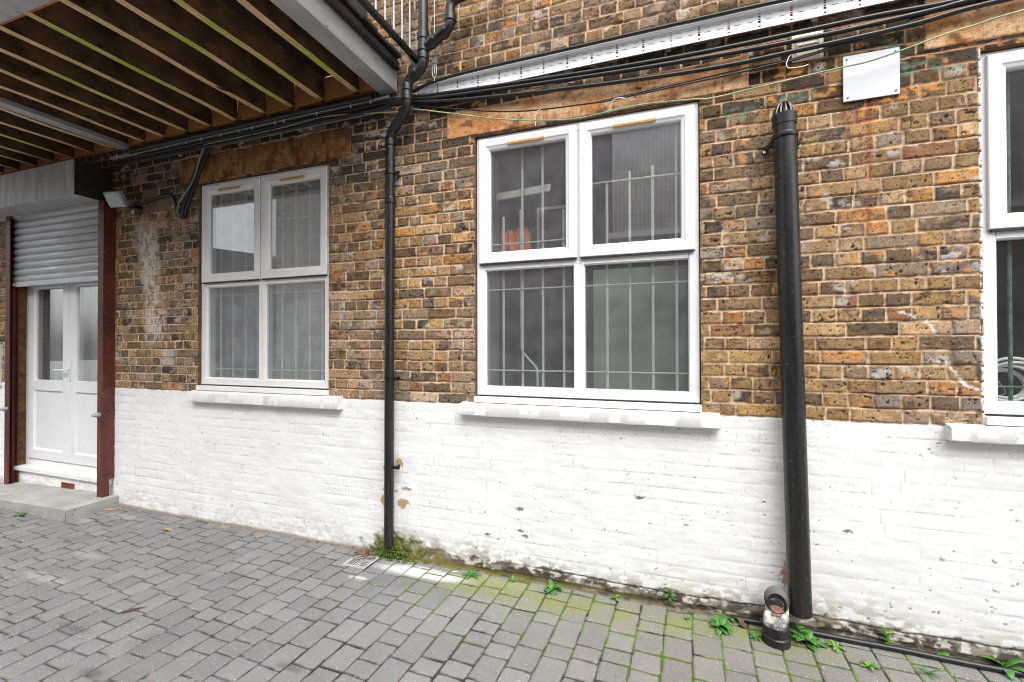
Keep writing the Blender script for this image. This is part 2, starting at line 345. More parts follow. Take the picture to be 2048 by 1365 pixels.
def brick_cols(x, z, seed=3):
    """returns colour (n,4), outward relief for wall points"""
    shp = x.shape; x = x.ravel().astype(np.float32); z = z.ravel().astype(np.float32)
    wz = z + .012*(fbm(x*1.1, z*.6, 5, 3)-.5) + .004*(vn(x*9, z*3, 8)-.5)
    wx = x + .006*(vn(x*6, z*14, 9)-.5)
    r = np.floor((wz-Z0)/COURSE).astype(int); fz = (wz-Z0) - r*COURSE
    rs = np.random.RandomState(11)
    bid = np.zeros(len(x), np.int64); dl = np.zeros(len(x), np.float32); dr = np.zeros(len(x), np.float32)
    order = np.argsort(r, kind='stable'); rr = r[order]; cuts = np.flatnonzero(np.diff(rr))+1
    base = 0
    for ch in np.split(order, cuts):
        row = int(r[ch[0]]); g = np.random.RandomState(1000+row); e = [-9.2 + g.rand()*.2]
        while e[-1] < 4.2:
            hd = g.rand() < (.34 if row % 2 else .93)
            e.append(e[-1] + (.112 if hd else .222) + g.uniform(-.007,.007))
        e = np.array(e); k = np.clip(np.searchsorted(e, wx[ch])-1, 0, len(e)-2)
        bid[ch] = base + k; base += len(e); dl[ch] = wx[ch]-e[k]; dr[ch] = e[k+1]-wx[ch]
    rb = rs.rand(base, 8).astype(np.float32)
    q = rb[bid]
    jt = .0047 + .0024*(vn(x*7, z*7, 21)-.35)
    rag = .0075*(fbm(x*50, z*50, 22, 3)-.5)
    d = np.minimum(np.minimum(dl, dr), np.minimum(fz, COURSE-fz)) - jt + rag
    m = ss(-.0012, .0022, d)
    below = ((fz < .012+rag) | (fz > COURSE-.001))  # underside line of a brick
    pal = np.array([s2l(c) for c in [(158,128,82),(144,114,68),(120,94,60),(118,102,82),(134,124,112),(176,122,54),(74,68,62),(180,148,108),(142,94,62),(168,134,78),(98,84,68)]], np.float32)
    wts = np.array([.20,.18,.12,.12,.07,.045,.05,.07,.03,.08,.035]); cw = np.cumsum(wts/wts.sum())
    soot = np.clip(ss(2.62, 3.05, z + .25*(fbm(x*1.3, z*1.3, 31, 3)-.5))*(1-.75*ss(3.36, 3.6, z)) , 0, 1)
    i1 = np.searchsorted(cw, q[:,0]).clip(0,10); i2 = np.searchsorted(cw, q[:,1]).clip(0,10)
    nb = fbm(x*22+q[:,2]*50, z*30+q[:,3]*50, 41, 4)
    c = mix(pal[i1], 0, np.zeros_like(x)); c = c*(1-.75*ss(.38,.74,nb)[:,None]) + pal[i2]*.75*ss(.38,.74,nb)[:,None]
    # darker, sootier bricks round the cables
    dk = soot*(q[:,4] < .72)
    c = mix(c, s2l((50,43,36)), dk*.92*ss(.2,.5,nb+.25)); c = c*(1-.35*soot*(q[:,4] >= .72))[:,None]
    c = c*(.84+.52*q[:,5]**1.3)[:,None]*(.80+.25*ss(.0,.016,d))[:,None]
    n2 = fbm(x*120, z*150, 43, 3); c = c*(.52+.74*n2)[:,None]*np.array((1.05,.985,.91), np.float32)
    # orange burnt flashes, pale lime bloom
    fl = ss(.62,.76,fbm(x*14+q[:,6]*9, z*24, 45, 3))*(q[:,6] > .66); c = mix(c, s2l((206,136,46)), fl*.8); bk_ = ss(.60,.72,fbm(x*16+q[:,7]*5, z*20, 46, 3))*(q[:,5] < .35); c = mix(c, s2l((66,54,44)), bk_*.7)
    bl = ss(.60,.80,fbm(x*12+3, z*16+q[:,7]*7, 47, 4))*(q[:,7] > .6); c = mix(c, s2l((186,180,172)), bl*.75)
    pit = np.maximum(ss(.79,.83,fbm(x*48, z*62, 49, 2)), ss(.80,.84,fbm(x*95, z*120, 50, 2)))*m; c = mix(c, s2l((38,30,24)), pit*.9)
    crk = ss(.035,.012,abs(fbm(x*17, z*26, 51, 3)-.5))*(q[:,3] > .5)*ss(.5,.7,vn(x*9,z*9,52)); c = mix(c, s2l((60,46,36)), crk*.75)
    gy = .16+.5*ss(.42,.66,fbm(x*1.7+4, z*1.3, 55, 3))*(.4+.6*q[:,6]); lum = (c*np.array((.3,.55,.15),np.float32)).sum(1); c = c*(1-gy[:,None]) + (lum*gy)[:,None]*np.array((1.0,.96,.90),np.float32)
    # mortar
    mn = fbm(x*30, z*40, 61, 3)
    mc = mix(np.tile(np.array(s2l((206,179,148)), np.float32), (len(x),1)), s2l((174,145,114)), ss(.4,.7,mn))
    mc = mix(mc, s2l((176,128,96)), soot*.75*ss(.3,.6,vn(x*3,z*3,63)))
    mc = mix(mc, s2l((96,78,62)), ss(.62,.74,fbm(x*9, z*9, 65, 3))*.8)
    c = mc*(1-m[:,None]) + c*m[:,None]
    # dark open joint under many bricks
    oj = ss(.0035,.0008,abs(fz-.0045-rag*.5))*ss(.40,.56,fbm(x*5, z*7, 67, 3)); c = mix(c, s2l((56,42,32)), oj*.85)
    out = m*(.0045+.004*q[:,2]) + .004*(fbm(x*45,z*45,71,4)-.5)*m - .006*pit - .003*crk - .003*oj
    out = out + (q[:,3]-.5)*.006*((dl-dr)/(dl+dr))*m
    # stains
    st = ss(.02,.004,abs(x-.972+.012*(vn(z*9,z*0,81)-.5)))*ss(1.95,2.25,z)*ss(2.86,2.8,z); c = mix(c, s2l((126,70,48)), st*.6*ss(.38,.60,fbm(x*30,z*9,83,3))); st = ss(.06,.0,abs(x-.97))*ss(1.95,2.25,z)*ss(2.86,2.8,z)*(1-m); c = mix(c, s2l((196,128,92)), st*.7)
    st2 = ss(.05,.01,abs(x-.90))*ss(2.66,2.72,z)*ss(2.80,2.76,z); c = mix(c, s2l((190,124,92)), st2*.4)
    xe = -4.62 - .09*(z-2.1); ef = ss(.20,.03,abs(x-xe)+.12*(fbm(x*7,z*4,85,3)-.5))*ss(1.45,1.75,z)*ss(2.78,2.55,z); c = mix(c, s2l((206,202,194)), np.clip(ef*.9*ss(.33,.6,fbm(x*50,z*22,87,4)),0,1))
    for x0, x1, zc in ((.27,.44,2.865),(.44,.74,2.905),(1.11,1.32,2.955),(1.33,1.43,2.93),(.95,1.15,3.10)):
        te = ss(x0-.01,x0+.02,x)*ss(x1+.01,x1-.02,x)*ss(.045,.015,abs(z-zc)); c = mix(c, s2l((104,140,122)), te*.6*ss(.48,.60,fbm(x*26,z*40,89,3)))
    # splashes of white paint
    path = [(1.10,1.715),(1.16,1.69),(1.205,1.668),(1.235,1.62),(1.24,1.60)]; p2 = [(1.285,1.455),(1.32,1.40),(1.36,1.345),(1.40,1.325)]
    for ps in (path, p2):
        for (ax,az),(bx,bz) in zip(ps, ps[1:]):
            L2 = (bx-ax)**2+(bz-az)**2; tt = np.clip(((x-ax)*(bx-ax)+(z-az)*(bz-az))/L2, 0, 1)
            dd = np.hypot(x-ax-tt*(bx-ax), z-az-tt*(bz-az)); sp = ss(.020,.004,dd+.016*(vn(x*70,z*70,91)))
            c = mix(c, s2l((226,222,214)), sp*.85)
    # rough white sealant round the right-hand window
    sq = ss(.016,.006,abs(x-1.428)+.012*(fbm(x*40,z*40,93,3)-.2))*(z > 1.15)*(z < 3.0); c = mix(c, s2l((226,224,220)), sq)
    # --- white painted lower wall
    top = 1.139 + .006*(fbm(x*3, x*0, 101, 3)-.5) + .012*(vn(x*22, x*0, 102)-.5)
    p = ss(.004,-.004, z-top)*(~((x > -6.80) & (x < -6.66) & (z > .6)))
    wn = fbm(x*6, z*6, 103, 4)
    pc = mix(np.tile(np.array((.81,.81,.81), np.float32), (len(x),1)), (.75,.75,.745), ss(.42,.72,wn)*.8)
    pc = mix(pc, (.60,.60,.59), ss(.6,.1,z+.25*(wn-.5))*ss(-1.4,1.2,x)*.5)
    hair = ss(.0026,.0003,abs(fz-.004+rag*.9))*ss(.52,.68,fbm(x*3.2, z*9, 105, 3)); pc = mix(pc, (.36,.35,.34), hair*.65); hair2 = ss(.016,.004,abs(fbm(x*8,z*21,106,3)-.5))*ss(.55,.75,fbm(x*2.5,z*5,108,3)); pc = mix(pc, (.45,.44,.43), hair2*.5)
    vj = ss(.0028,.0006,np.minimum(dl,dr)+rag*.4)*ss(.60,.74,fbm(x*5,z*6,107,3)); pc = mix(pc, (.45,.44,.43), vj*.5)
    chip = ss(.835,.86,fbm(x*42, z*60, 109, 3)+.03*ss(.5,.05,z)+.05*(fbm(x*2.1,z*2.1,110,2)-.5)); pc = mix(pc, (.16,.15,.14), chip*.85)
    # grime rising from the ground, stronger to the right
    gx = .35+.65*ss(-2.2,-1.2,x)
    gr = ss(.26,.02, z + .22*(fbm(x*4,z*6,111,4)-.5))*gx; pc = mix(pc, s2l((150,143,132)), np.clip(gr,0,1)*ss(.36,.60,fbm(x*24,z*34,113,4))*.85)
    bare = ss(.105,.06, z + .07*(fbm(x*5,x*0,115,4)-.5)+.05*(fbm(x*30,z*30,117,3)-.5))*ss(-2.6,-1.5,x); bc = mix(np.tile(np.array(s2l((132,124,112)),np.float32),(len(x),1)), s2l((74,66,56)), ss(.36,.62,fbm(x*16,z*34,119,4))); bc = mix(bc, s2l((196,192,184)), ss(.56,.66,fbm(x*26,z*44,120,4))*.85); bc = mix(bc, s2l((34,28,22)), ss(.012,.003,abs(fbm(x*7,z*22,122,3)-.5))*.85)
    pc = mix(pc, bc, bare); pc = mix(pc, s2l((40,33,27)), ss(.25,.5,bare)*ss(.95,.6,bare)*ss(.42,.6,fbm(x*11,z*9,124,3))*.8)
    ck = ss(.006,.0015,abs(z-.082-.022*(fbm(x*2.2,x*0,126,3)-.5)-.012*(fbm(x*14,x*0,128,3)-.5)))*ss(-1.2,-.6,x)*ss(.30,.46,fbm(x*5,z*3,130,3)); pc = mix(pc, s2l((46,38,31)), ck*.9)
    ft_ = ss(.040,.022, z+.020*(fbm(x*6,x*0,132,4)-.5))*ss(-1.7,-1.1,x); pc = mix(pc, s2l((62,55,47)), ft_*.85*ss(.25,.5,fbm(x*14,z*30,134,3)))
    left = ss(.035,.012, z + .02*(fbm(x*9,x*0,121,3)-.5))*ss(-1.8,-2.4,x); pc = mix(pc, s2l((150,138,122)), left*.8)
    # bared patches beside the downpipe and scars
    for px, pz, rx, rz in ((-1.99,.50,.05,.03),(-1.85,.50,.045,.018),(-2.02,.40,.035,.045),(-1.86,.39,.045,.03),(-1.9,.68,.03,.03),(.575,.285,.02,.07),(.60,.24,.05,.02)):
        dd = np.hypot((x-px)/rx,(z-pz)/rz)+1.7*(fbm(x*30,z*34,123,4)-.5); pc = mix(pc, s2l((176,154,124)), ss(1.05,.9,dd))
    for px, pz in ((-.966,.458),(-.95,.31),(-.93,.285),(-1.19,.26),(.86,.56),(-.2,.62)):
        dd = np.hypot((x-px)/.035,(z-pz)/.016)+1.2*(fbm(x*70,z*70,125,3)-.5); pc = mix(pc, s2l((92,84,78)), ss(.9,.5,dd)*.85)
    # moss and brown damp round the pipe foot
    dm = np.hypot((x+1.93)/.28,(z-.02)/.17); mo = ss(1.15,.6,dm+.8*(fbm(x*22,z*22,127,4)-.5)); 
    da = ss(.24,.05, z+.18*(fbm(x*7,z*9,129,4)-.5) + .22*ss(-1.75,-1.0,x))*ss(-2.15,-1.95,x)*ss(-.8,-1.15,x)
    pc = mix(pc, s2l((112,96,62)), da*.85*ss(.32,.5,fbm(x*20,z*26,131,4))); pc = mix(pc, s2l((96,104,36)), mo*.9); pc = mix(pc, s2l((70,58,30)), mo*ss(.55,.7,fbm(x*30,z*30,133,3))*.9)
    gl = ss(.05,.015,z+.03*(fbm(x*8,x*0,135,3)-.5))*ss(-2.1,-1.9,x)*ss(.3,-.9,x); pc = mix(pc, s2l((104,100,46)), gl*.8)
    c = c*(1-p[:,None]) + pc*p[:,None]
    mz = ss(-.004,.008,np.minimum(fz,COURSE-fz)-jt+rag*1.6)*(.55+.45*ss(-.003,.006,np.minimum(dl,dr)-jt+rag*1.6+.006*(1-vn(x*3,z*3,139))))
    out_p =   .0014*mz*(.1+1.2*vn(x*3.3,z*4.6,140)) + .004 + .005*(fbm(x*9,z*20,141,4)-.5) + .003*(fbm(x*3,z*8,142,3)-.5) - .0015*hair - .002*vj - .004*chip + .010*bare*fbm(x*16,z*22,143,4) - .006*ck - .010*ft_ + .012*ss(.06,.0,z)*ss(-2.2,-1.5,x) + .02*mo*fbm(x*50,z*50,145,3)
    out = out*(1-p) + out_p*p
    col = np.concatenate([np.clip(c, .004, .83), (m*(1-p))[:,None]], 1)
    return col.reshape(*shp,4), out.reshape(shp)

def wall_panel(name, xs, zs, parent, openings=True):
    X, Z = np.meshgrid(xs, zs); col, out = brick_cols(X, Z)
    xc = (xs[:-1]+xs[1:])/2; zc = (zs[:-1]+zs[1:])/2; XC, ZC_ = np.meshgrid(xc, zc); keep = np.ones(XC.shape, bool)
    Y = -out
    for a, b, lo, hi in OPEN:
        keep &= ~((XC > a) & (XC < b) & (ZC_ > lo) & (ZC_ < hi))
    return grid_mesh(name, np.stack([X, Y, Z], -1), col, keep, MAT['brick'], parent)

ex = [v for o in OPEN for v in o[:2]]; ez = sorted({v for o in OPEN for v in o[2:]})
xs = axis([(-7.9,-2.6,.0085),(-2.6,.3,.006),(.3,2.3,.0045),(2.3,3.2,.012)], ex)
zs = axis([(-.06,1.3,.0055),(1.3,3.45,.0055),(3.45,4.6,.007)], ez)
wall_panel('wall', xs, zs, bld)
# the rest of the facade, beyond the frame: plain walling in the same brick, plus the wall's thickness and inner room
far = M()
far.box(-14,-7.9,.0,.3,-.06,7); far.box(3.2,9,.0,.3,-.06,7); far.box(-7.9,3.2,.0,.3,4.6,7)
fm, ft, fb, _ = nt('plain_stock_brick')
bt = N(ft, 'ShaderNodeTexBrick'); tc = N(ft, 'ShaderNodeTexCoord'); mp = N(ft, 'ShaderNodeMapping'); mp.inputs['Rotation'].default_value = (R(90),0,0)
bt.inputs['Scale'].default_value = 1; bt.inputs['Brick Width'].default_value = .225; bt.inputs['Row Height'].default_value = .0752; bt.inputs['Mortar Size'].default_value = .005
bt.inputs['Color1'].default_value = (*s2l((150,120,80)),1); bt.inputs['Color2'].default_value = (*s2l((110,90,68)),1); bt.inputs['Mortar'].default_value = (*s2l((190,160,130)),1)
ft.links.new(tc.outputs['Object'], mp.inputs[0]); ft.links.new(mp.outputs[0], bt.inputs[0]); ft.links.new(bt.outputs[0], fb.inputs['Base Color']); fb.inputs['Roughness'].default_value = .9
far.build('outer_wall', fm, bld)

# concrete lintels
def lintel(x0, x1, z0, z1, dark, parent):
    xs = np.linspace(x0, x1, 260); zs = np.linspace(z0, z1, 48); X, Z = np.meshgrid(xs, zs)
    e = np.minimum(np.minimum(X-x0, x1-X), np.minimum(Z-z0, z1-Z))
    n = fbm(X*9, Z*14, 201, 4); n2 = fbm(X*40, Z*40, 203, 4)
    c = np.tile(np.array(s2l((216,176,134)), np.float32), (*X.shape,1))
    c = mix(c, s2l((196,134,82)), ss(.45,.70,n)); c = mix(c, s2l((150,104,66)), ss(.5,.75,n2)*.6)
    up = ss(z0+.1, z1, Z+.05*(n-.5)); c = mix(c, s2l((156,122,84)), up*.7)
    run = ss(.58,.72,fbm(X*26, Z*2.5, 205, 3))*ss(z1,z0,Z); c = mix(c, s2l((176,92,46)), run*.6)
    c = mix(c, s2l((92,64,40)), ss(.66,.76,fbm(X*12,Z*12,207,3))*.7)
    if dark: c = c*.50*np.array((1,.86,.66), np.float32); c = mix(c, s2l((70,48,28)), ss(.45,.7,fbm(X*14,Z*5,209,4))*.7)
    pt = ss(.70,.76,fbm(X*55,Z*70,213,2)); c = mix(c, s2l((84,56,36)), pt*.5)
    c = c*(.74+.52*n2)[...,None]
    out = .011 + .006*(fbm(X*24,Z*24,211,4)-.5) - .016*ss(.012,.0,e+.006*(n2-.5))
    out = np.where((e <= 1e-6), -.03, out)
    col = np.concatenate([np.clip(c,0,1), np.ones((*X.shape,1),np.float32)], -1)
    return grid_mesh('lintel', np.stack([X,-out,Z],-1), col, np.ones((X.shape[0]-1,X.shape[1]-1),bool), MAT['brick'], parent)
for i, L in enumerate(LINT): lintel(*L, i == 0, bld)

# window and door reveals with the dim rooms behind them
def recess(x0, x1, z0, z1, depth, mat):
    m = M(); m.box(x0, x1, .06, depth, z0, z1); m.f = [f for k, f in enumerate(m.f) if k != 2]   # open at the front
    m.build('room', mat, bld)
    r = M(); t_ = .012
    r.box(x0-t_, x0, -.002, .1, z0, z1).box(x1, x1+t_, -.002, .1, z0, z1).box(x0-t_, x1+t_, -.002, .1, z1, z1+t_).box(x0-t_, x1+t_, .0, .1, z0-t_, z0)
    r.build('reveal', MAT['reveal'], bld)
MAT['reveal'] = simple('stained_reveal', s2l((132,96,62)), .9, s2l((82,58,38)), 14, bump=.4)
for a, b, lo, hi in OPEN[:3]: recess(a, b, lo, hi, 1.3, MAT['dark_room'])
recess(*OPEN[3], 1.6, MAT['dark_room'])

ir = M(); ir.box(-1.288,-1.276,.112,.42,1.157,2.99); ir.build('inner_reveal', MAT['net_door'], bld)
MAT['glass1'] = glass_mat('dusty_glass', .13, (.97,.98,.98), 5.0, (.74,.76,.77), 9)
MAT['glass2'] = glass_mat('window_glass', .055, (.97,.98,.97), 4.6, (.68,.69,.72), 9)
MAT['glass3'] = glass_mat('dark_window_glass', .02, (.94,.95,.95), 1.5, (.5,.5,.5), 5)

def window(x0, label, gmat, frame_mat):
    z0, z1 = 1.203, 2.988; x1 = x0+WW
    m = M(); m.ringprof(x0, x1, z0, z1, [(0,.11),(0,.022),(.004,.018),(.054,.018),(.062,.03),(.062,.11)])
    m.box(x0+.06, x1-.06, .0205, .105, 2.072, 2.125)                       # transom
    m.box(x0+.682, x0+.748, .0215, .104, z0+.06, 2.0735); m.box(x0+.70, x0+.73, .0215, .104, 2.1235, z1-.06)    # mullion
    w_ = m.build('window', frame_mat, bld, bevel=.002); w_['label'] = label
    b = M(); b.box(x0-.006, x1+.006, -.028, .10, 1.157, 1.196)
    b.build('cill', frame_mat, w_, bevel=.004)
    g = M(); g.box(x0+.02, x1-.02, .012, .03, 1.1965, 1.2025); g.build('gasket', MAT['gasket'], w_)
    for k, (a, c) in enumerate(((.067,.678),(.752,1.371))):
        bd = M(); bd.ringprof(x0+a-.012, x0+c+.012, 1.267-.012, 2.06+.012, [(0,.06),(0,.021),(.004,.0195),(.012,.036),(.012,.06)])
        bd.build('glazing_bead', frame_mat, w_)
        p = M(); p.box(x0+a-.004, x0+c+.004, .040, .056, 1.263, 2.064); p.build('pane', gmat[k], w_)
    for k, (a, c) in enumerate(((.023,.708),(.722,1.410))):
        s = M(); s.ringprof(x0+a, x0+c, 2.108, 2.966, [(0,.05),(0,.004),(.004,-.001),(.052,-.001),(.058,.004),(.074,.010),(.079,.026),(.079,.05)])
        sa = s.build('sash', frame_mat, w_, bevel=.0015)
        p = M(); p.box(x0+a+.073, x0+c-.073, .030, .045, 2.181, 2.893); p.build('pane', gmat[2+k], w_)
        v = M(); vx = x0+a+.343; v.box(vx-.128, vx+.128, -.013, -.0015, 2.899, 2.917); v.build('trickle_vent', MAT['vent_tan'], w_, bevel=.004)
        d = M(); d.box(x0+a+.01, x0+c-.01, .002, .017, 2.098, 2.107); d.build('gasket', MAT['gasket'], w_)
    return w_
G1, G2, G3 = MAT['glass1'], MAT['glass2'], MAT['glass3']
w1 = window(WIN[0][0], WIN[0][1], [G1,G1,G1,G1], MAT['pvc_dirty'])
w2 = window(WIN[1][0], WIN[1][1], [G2,G2,G2,G2], MAT['pvc'])
w3 = window(WIN[2][0], WIN[2][1], [G3,G3,G3,G3], MAT['pvc'])
# stone sills: uneven painted slabs
def stone_sill(x0, x1, z0, z1, parent):
    nx = 90; prof = [(0.0,z0+.002),(-.062,z0),(-.066,z0+.006),(-.066,z1-.016),(-.060,z1-.007),(0.0,z1+.004),(.05,z1+.006)]
    rings = []
    for i in range(nx+1):
        x = x0+(x1-x0)*i/nx; ring = []
        for k, (y, z) in enumerate(prof):
            a = np.array([x*9.0]); b = np.array([k*3.7]); d = float(fbm(a, b, 221, 3)[0]-.5)
            ring.append((x, y+.0025*d, z+.0022*float(fbm(a+5, b, 223, 3)[0]-.5)))
        rings.append(ring)
    M().rings(rings).build('sill', MAT['sill'], parent, smooth=True, autosmooth=35)
stone_sill(-4.035, -2.406, 1.058, 1.152, w1); stone_sill(-1.385, .249, 1.070, 1.152, w2); stone_sill(1.275, 3.0, 1.075, 1.152, w3)

# ------------------------------------------------------------------ things behind the glass
cu = M()
nx_ = 160
def curtain(x0, x1, z0, z1, y, amp, name, mat, label, cat):
    rings = []; v = []; f = []
    for i in range(nx_+1):
        x = x0+(x1-x0)*i/nx_; yy = y+amp*math.sin(i*.55)+amp*.7*math.sin(i*.23+1)
        v += [(x, yy, z0), (x, yy, z1)]
    for i in range(nx_): f.append((2*i, 2*i+2, 2*i+3, 2*i+1))
    o = M().add(v, f).build(name, mat, None, smooth=True)
    md = o.modifiers.new('solid', 'SOLIDIFY'); md.thickness = .002
    return tag(o, label, cat)
curtain(-3.98, -2.552, 1.16, 2.985, .20, .006, 'net_curtain', MAT['net'], 'grey net curtain hanging behind the dusty left-hand window', 'curtain')
curtain(-6.75, -5.17, .3, 2.35, .19, .010, 'door_curtain', MAT['net_door'], 'pale net curtain hanging behind the glazed white doors', 'curtain')

def grille(x0, xsv, zt, hz, label, mat=None, yy=.115, hseg=None):
    t_ = thing('security_grille', (x0, yy, 1.17), label, 'window bars', 'white security bars behind the windows')
    for x, (za, zb) in xsv:
        M().cyl((x, yy, za), (x, yy, zb), .009, 8).build('bar', mat or MAT['white'], t_, smooth=True)
    for a, b, z in hz:
        M().cyl((a, yy-.013, z), (b, yy-.013, z), .005, 8).build('cross_bar', mat or MAT['white'], t_, smooth=True)
    return t_
grille(-3.3, [(x,(1.17,2.98)) for x in (-3.86,-3.71,-3.56,-3.415,-3.27,-3.14,-2.99,-2.845,-2.71)], 2.98, [(-3.97,-2.56,2.00),(-3.97,-2.56,1.34),(-3.3,-2.56,2.62)], 'white security bars in front of the net curtain, left-hand window')
grille(-.57, [(-1.122,(1.17,2.45)),(-.982,(1.17,2.98)),(-.836,(1.17,2.98)),(-.69,(1.17,2.46)),(-.403,(1.17,2.61)),(-.259,(1.17,2.66)),(-.119,(1.17,2.68)),(.022,(1.17,2.98))], 2.7, [(-1.28,.145,1.936),(-1.28,.145,1.372),(-1.28,-.62,2.255),(-.52,.145,2.605)], 'white security bars behind the middle window, uneven heights')
g3 = grille(2.1, [(1.592,(1.17,2.98)),(1.75,(1.17,2.98)),(1.92,(1.17,2.98))], 2.98, [(1.44,2.8,1.335)], 'green-edged security bars behind the dark right-hand window', MAT['greenbar'])
# long white winding rod with a cranked end
M().tube(bend_path([(-1.010,.16,2.50),(-1.002,.155,1.505),(-.888,.15,1.385),(-.884,.15,1.215)], .03), .0085, 8).build('winding_rod', MAT['white'], None, smooth=True)
tag(bpy.data.objects['winding_rod'], 'thin white rod with a cranked lower end behind the middle window', 'rod')
ms = M(); ms.obox((-.99,.15,2.62), (.20,0,.012), (0,.006,0), (0,.002,.028)); tag(ms.build('metal_strip', MAT['screw_light'], None, bevel=.006), 'shiny crumpled metal strip hung on the bars of the middle window', 'strip')
oc = M(); v = []; f = []; nc, nr = 48, 10
for i in range(nc+1):
    q = i/nc; x = -1.185+.235*q; tp = 2.345+.035*abs(math.sin(q*2*math.pi))**.6+.012*math.sin(q*31)
    for k in range(nr+1):
        v.append((x+.006*math.sin(k*1.3+i*.2), .19+.018*math.sin(q*26+k*.25)+.012*math.sin(q*9), 2.165+(tp-2.165)*k/nr))
for i in range(nc):
    for k in range(nr): f.append((i*(nr+1)+k, (i+1)*(nr+1)+k, (i+1)*(nr+1)+k+1, i*(nr+1)+k+1))
oc.add(v, f)
tag(oc.build('orange_cloth', MAT['orange'], None, smooth=True, autosmooth=80), 'crumpled orange cloth behind the upper left pane of the middle window', 'cloth')
gb = M(); gb.box(-.545, .10, .42, .44, 1.156, 2.09); tag(gb.build('green_board', MAT['green_board'], None, bevel=.003), 'pale green-grey board standing behind the lower right pane of the middle window', 'board')
cb = M(); cb.box(-1.13, -.575, .40, .42, 1.156, 2.1); tag(cb.build('charcoal_board', MAT['char_board'], None, bevel=.003), 'mottled charcoal board behind the lower left pane of the middle window', 'board')
coil = M()
for k in range(7):
    cx, cz = 1.63+.012*math.sin(k*2.1), 1.345+.012*math.cos(k*1.7); rr = .12-.008*k
    coil.tube([(cx+rr*1.15*math.cos(a), .17+.012*k+.01*math.sin(a*2+k), cz+rr*math.sin(a)) for a in np.linspace(0, 2*math.pi, 40)], .0075, 8)
tag(coil.build('cable_coil', MAT['white'], None, smooth=True), 'coil of white cable lying inside the right-hand window', 'cable coil')
hg = M(); hg.tube(smooth_path([(1.545,.14,1.41),(1.55,.14,1.39),(1.548,.14,1.37),(1.51,.14,1.30),(1.53,.14,1.285),(1.585,.14,1.30),(1.552,.14,1.37)]), .0025, 6)
tag(hg.build('wire_hanger', MAT['screw_light'], None, smooth=True), 'thin wire hanger hooked on the bars inside the right-hand window', 'hanger')

# ------------------------------------------------------------------ french door
dx0, dx1, dz0, dz1 = -6.77, -5.16, .245, 2.36; dy = .06
d = M(); d.ringprof(dx0, dx1, dz0, dz1, [(0,.15),(0,dy),(.066,dy),(.072,dy+.012),(.072,.15)])
door = d.build('door', MAT['pvc'], bld, bevel=.002); door['label'] = 'white glazed double door half covered by the roller shutter'
for k, (a, b) in enumerate(((-6.696,-5.972),(-5.966,-5.234))):
    l = M(); l.ringprof(a, b, .322, 2.285, [(0,.11),(0,dy-.012),(.004,dy-.016),(.10,dy-.016),(.115,dy-.004),(.118,dy+.01),(.118,.11)])
    l.box(a+.11, b-.11, dy-.0145, .108, 1.066, 1.18)
    leaf = l.build('door_leaf', MAT['pvc'], door, bevel=.002)
    p = M(); p.box(a+.11, b-.11, dy+.002, dy+.03, .43, 1.07); p.build('lower_panel', MAT['pvc'], door, bevel=.004)
    p = M(); p.box(a+.113, b-.113, dy+.004, dy+.022, 1.176, 2.172); p.build('pane', G2, door)
h = M(); h.box(-5.955, -5.925, dy-.028, dy-.017, 1.19, 1.39); h.tube(bend_path([(-5.94,dy-.03,1.30),(-5.94,dy-.07,1.30),(-6.11,dy-.072,1.295)], .02), .011, 10)
h.cyl((-5.94,dy-.035,1.225),(-5.94,dy-.017,1.225),.009,10); h.build('handle', MAT['pvc'], door, smooth=True, bevel=.003)
s_ = M(); s_.box(-6.86, -5.17, -.035, dy+.02, .200, .243); s_.build('threshold', MAT['pvc_dirty'], door, bevel=.004)
wp = M(); wp.box(-6.775, -5.155, .008, .2, .19, .2); wp.build('wall_backing', MAT['reveal'], bld)
ab = M(); ax0, ax1, az0, az1 = -5.965, -5.755, .082, .142
ab.ringprof(ax0, ax1, az0, az1, [(0,.02),(0,-.014),(.008,-.014),(.008,.02)])
for i in range(1,12): x = ax0+.008+(ax1-ax0-.016)*i/12; ab.box(x-.0028, x+.0028, -.013, .018, az0+.008, az1-.008)
ab.box(ax0+.008, ax1-.008, -.0125, .017, .109, .115)
ab.build('air_brick', MAT['terracotta'], bld, bevel=.001)
bk = M(); bk.box(ax0+.006, ax1-.006, -.0095, -.0085, az0+.006, az1-.006); bk.build('air_brick_void', MAT['pit'], bld)

# upper doorway glimpsed above the balcony deck
ud = M(); ud.box(-2.46, -2.18, -.012, -.009, 3.66, 5.2); ud.build('upper_doorway', MAT['pit'], bld)

# ------------------------------------------------------------------ concrete step
st = M()
nX, nY = 60, 14
def stepz(x): return .105 - .024*(-5.05-x)
top = [[(x, y) for x in np.linspace(-7.6,-5.06,nX)] for y in np.linspace(-.415,.004,nY)]
vs_ = []; fs_ = []
for j in range(nY):
    for i in range(nX):
        x, y = top[j][i]; e = (min(j,1)) * (1 if i < nX-1 else 0)
        n = float(fbm(np.array([x*6.]), np.array([y*6.]), 231, 3)[0]-.5)
        vs_.append((x, y, stepz(x)+.006*n-(.007 if not e else 0)))
for j in range(nY-1):
    for i in range(nX-1): fs_.append((j*nX+i, j*nX+i+1, (j+1)*nX+i+1, (j+1)*nX+i))
b0 = len(vs_)
for i in range(nX): x, y = top[0][i]; vs_.append((x, y-.004+.006*float(fbm(np.array([x*9.]), np.array([1.]), 233, 3)[0]-.5), -.02))
for i in range(nX-1): fs_.append((b0+i, b0+i+1, i+1, i))
c0 = len(vs_)
for j in range(nY): x, y = top[j][-1]; vs_.append((x+.004, y, -.02))
for j in range(nY-1): fs_.append((c0+j, c0+j+1, (j+1)*nX+nX-1, j*nX+nX-1))
stp = M().add(vs_, fs_).build('concrete_step', MAT['concrete'], None, smooth=True, autosmooth=50)
tag(stp, 'worn grey concrete step in front of the white double door', 'step')

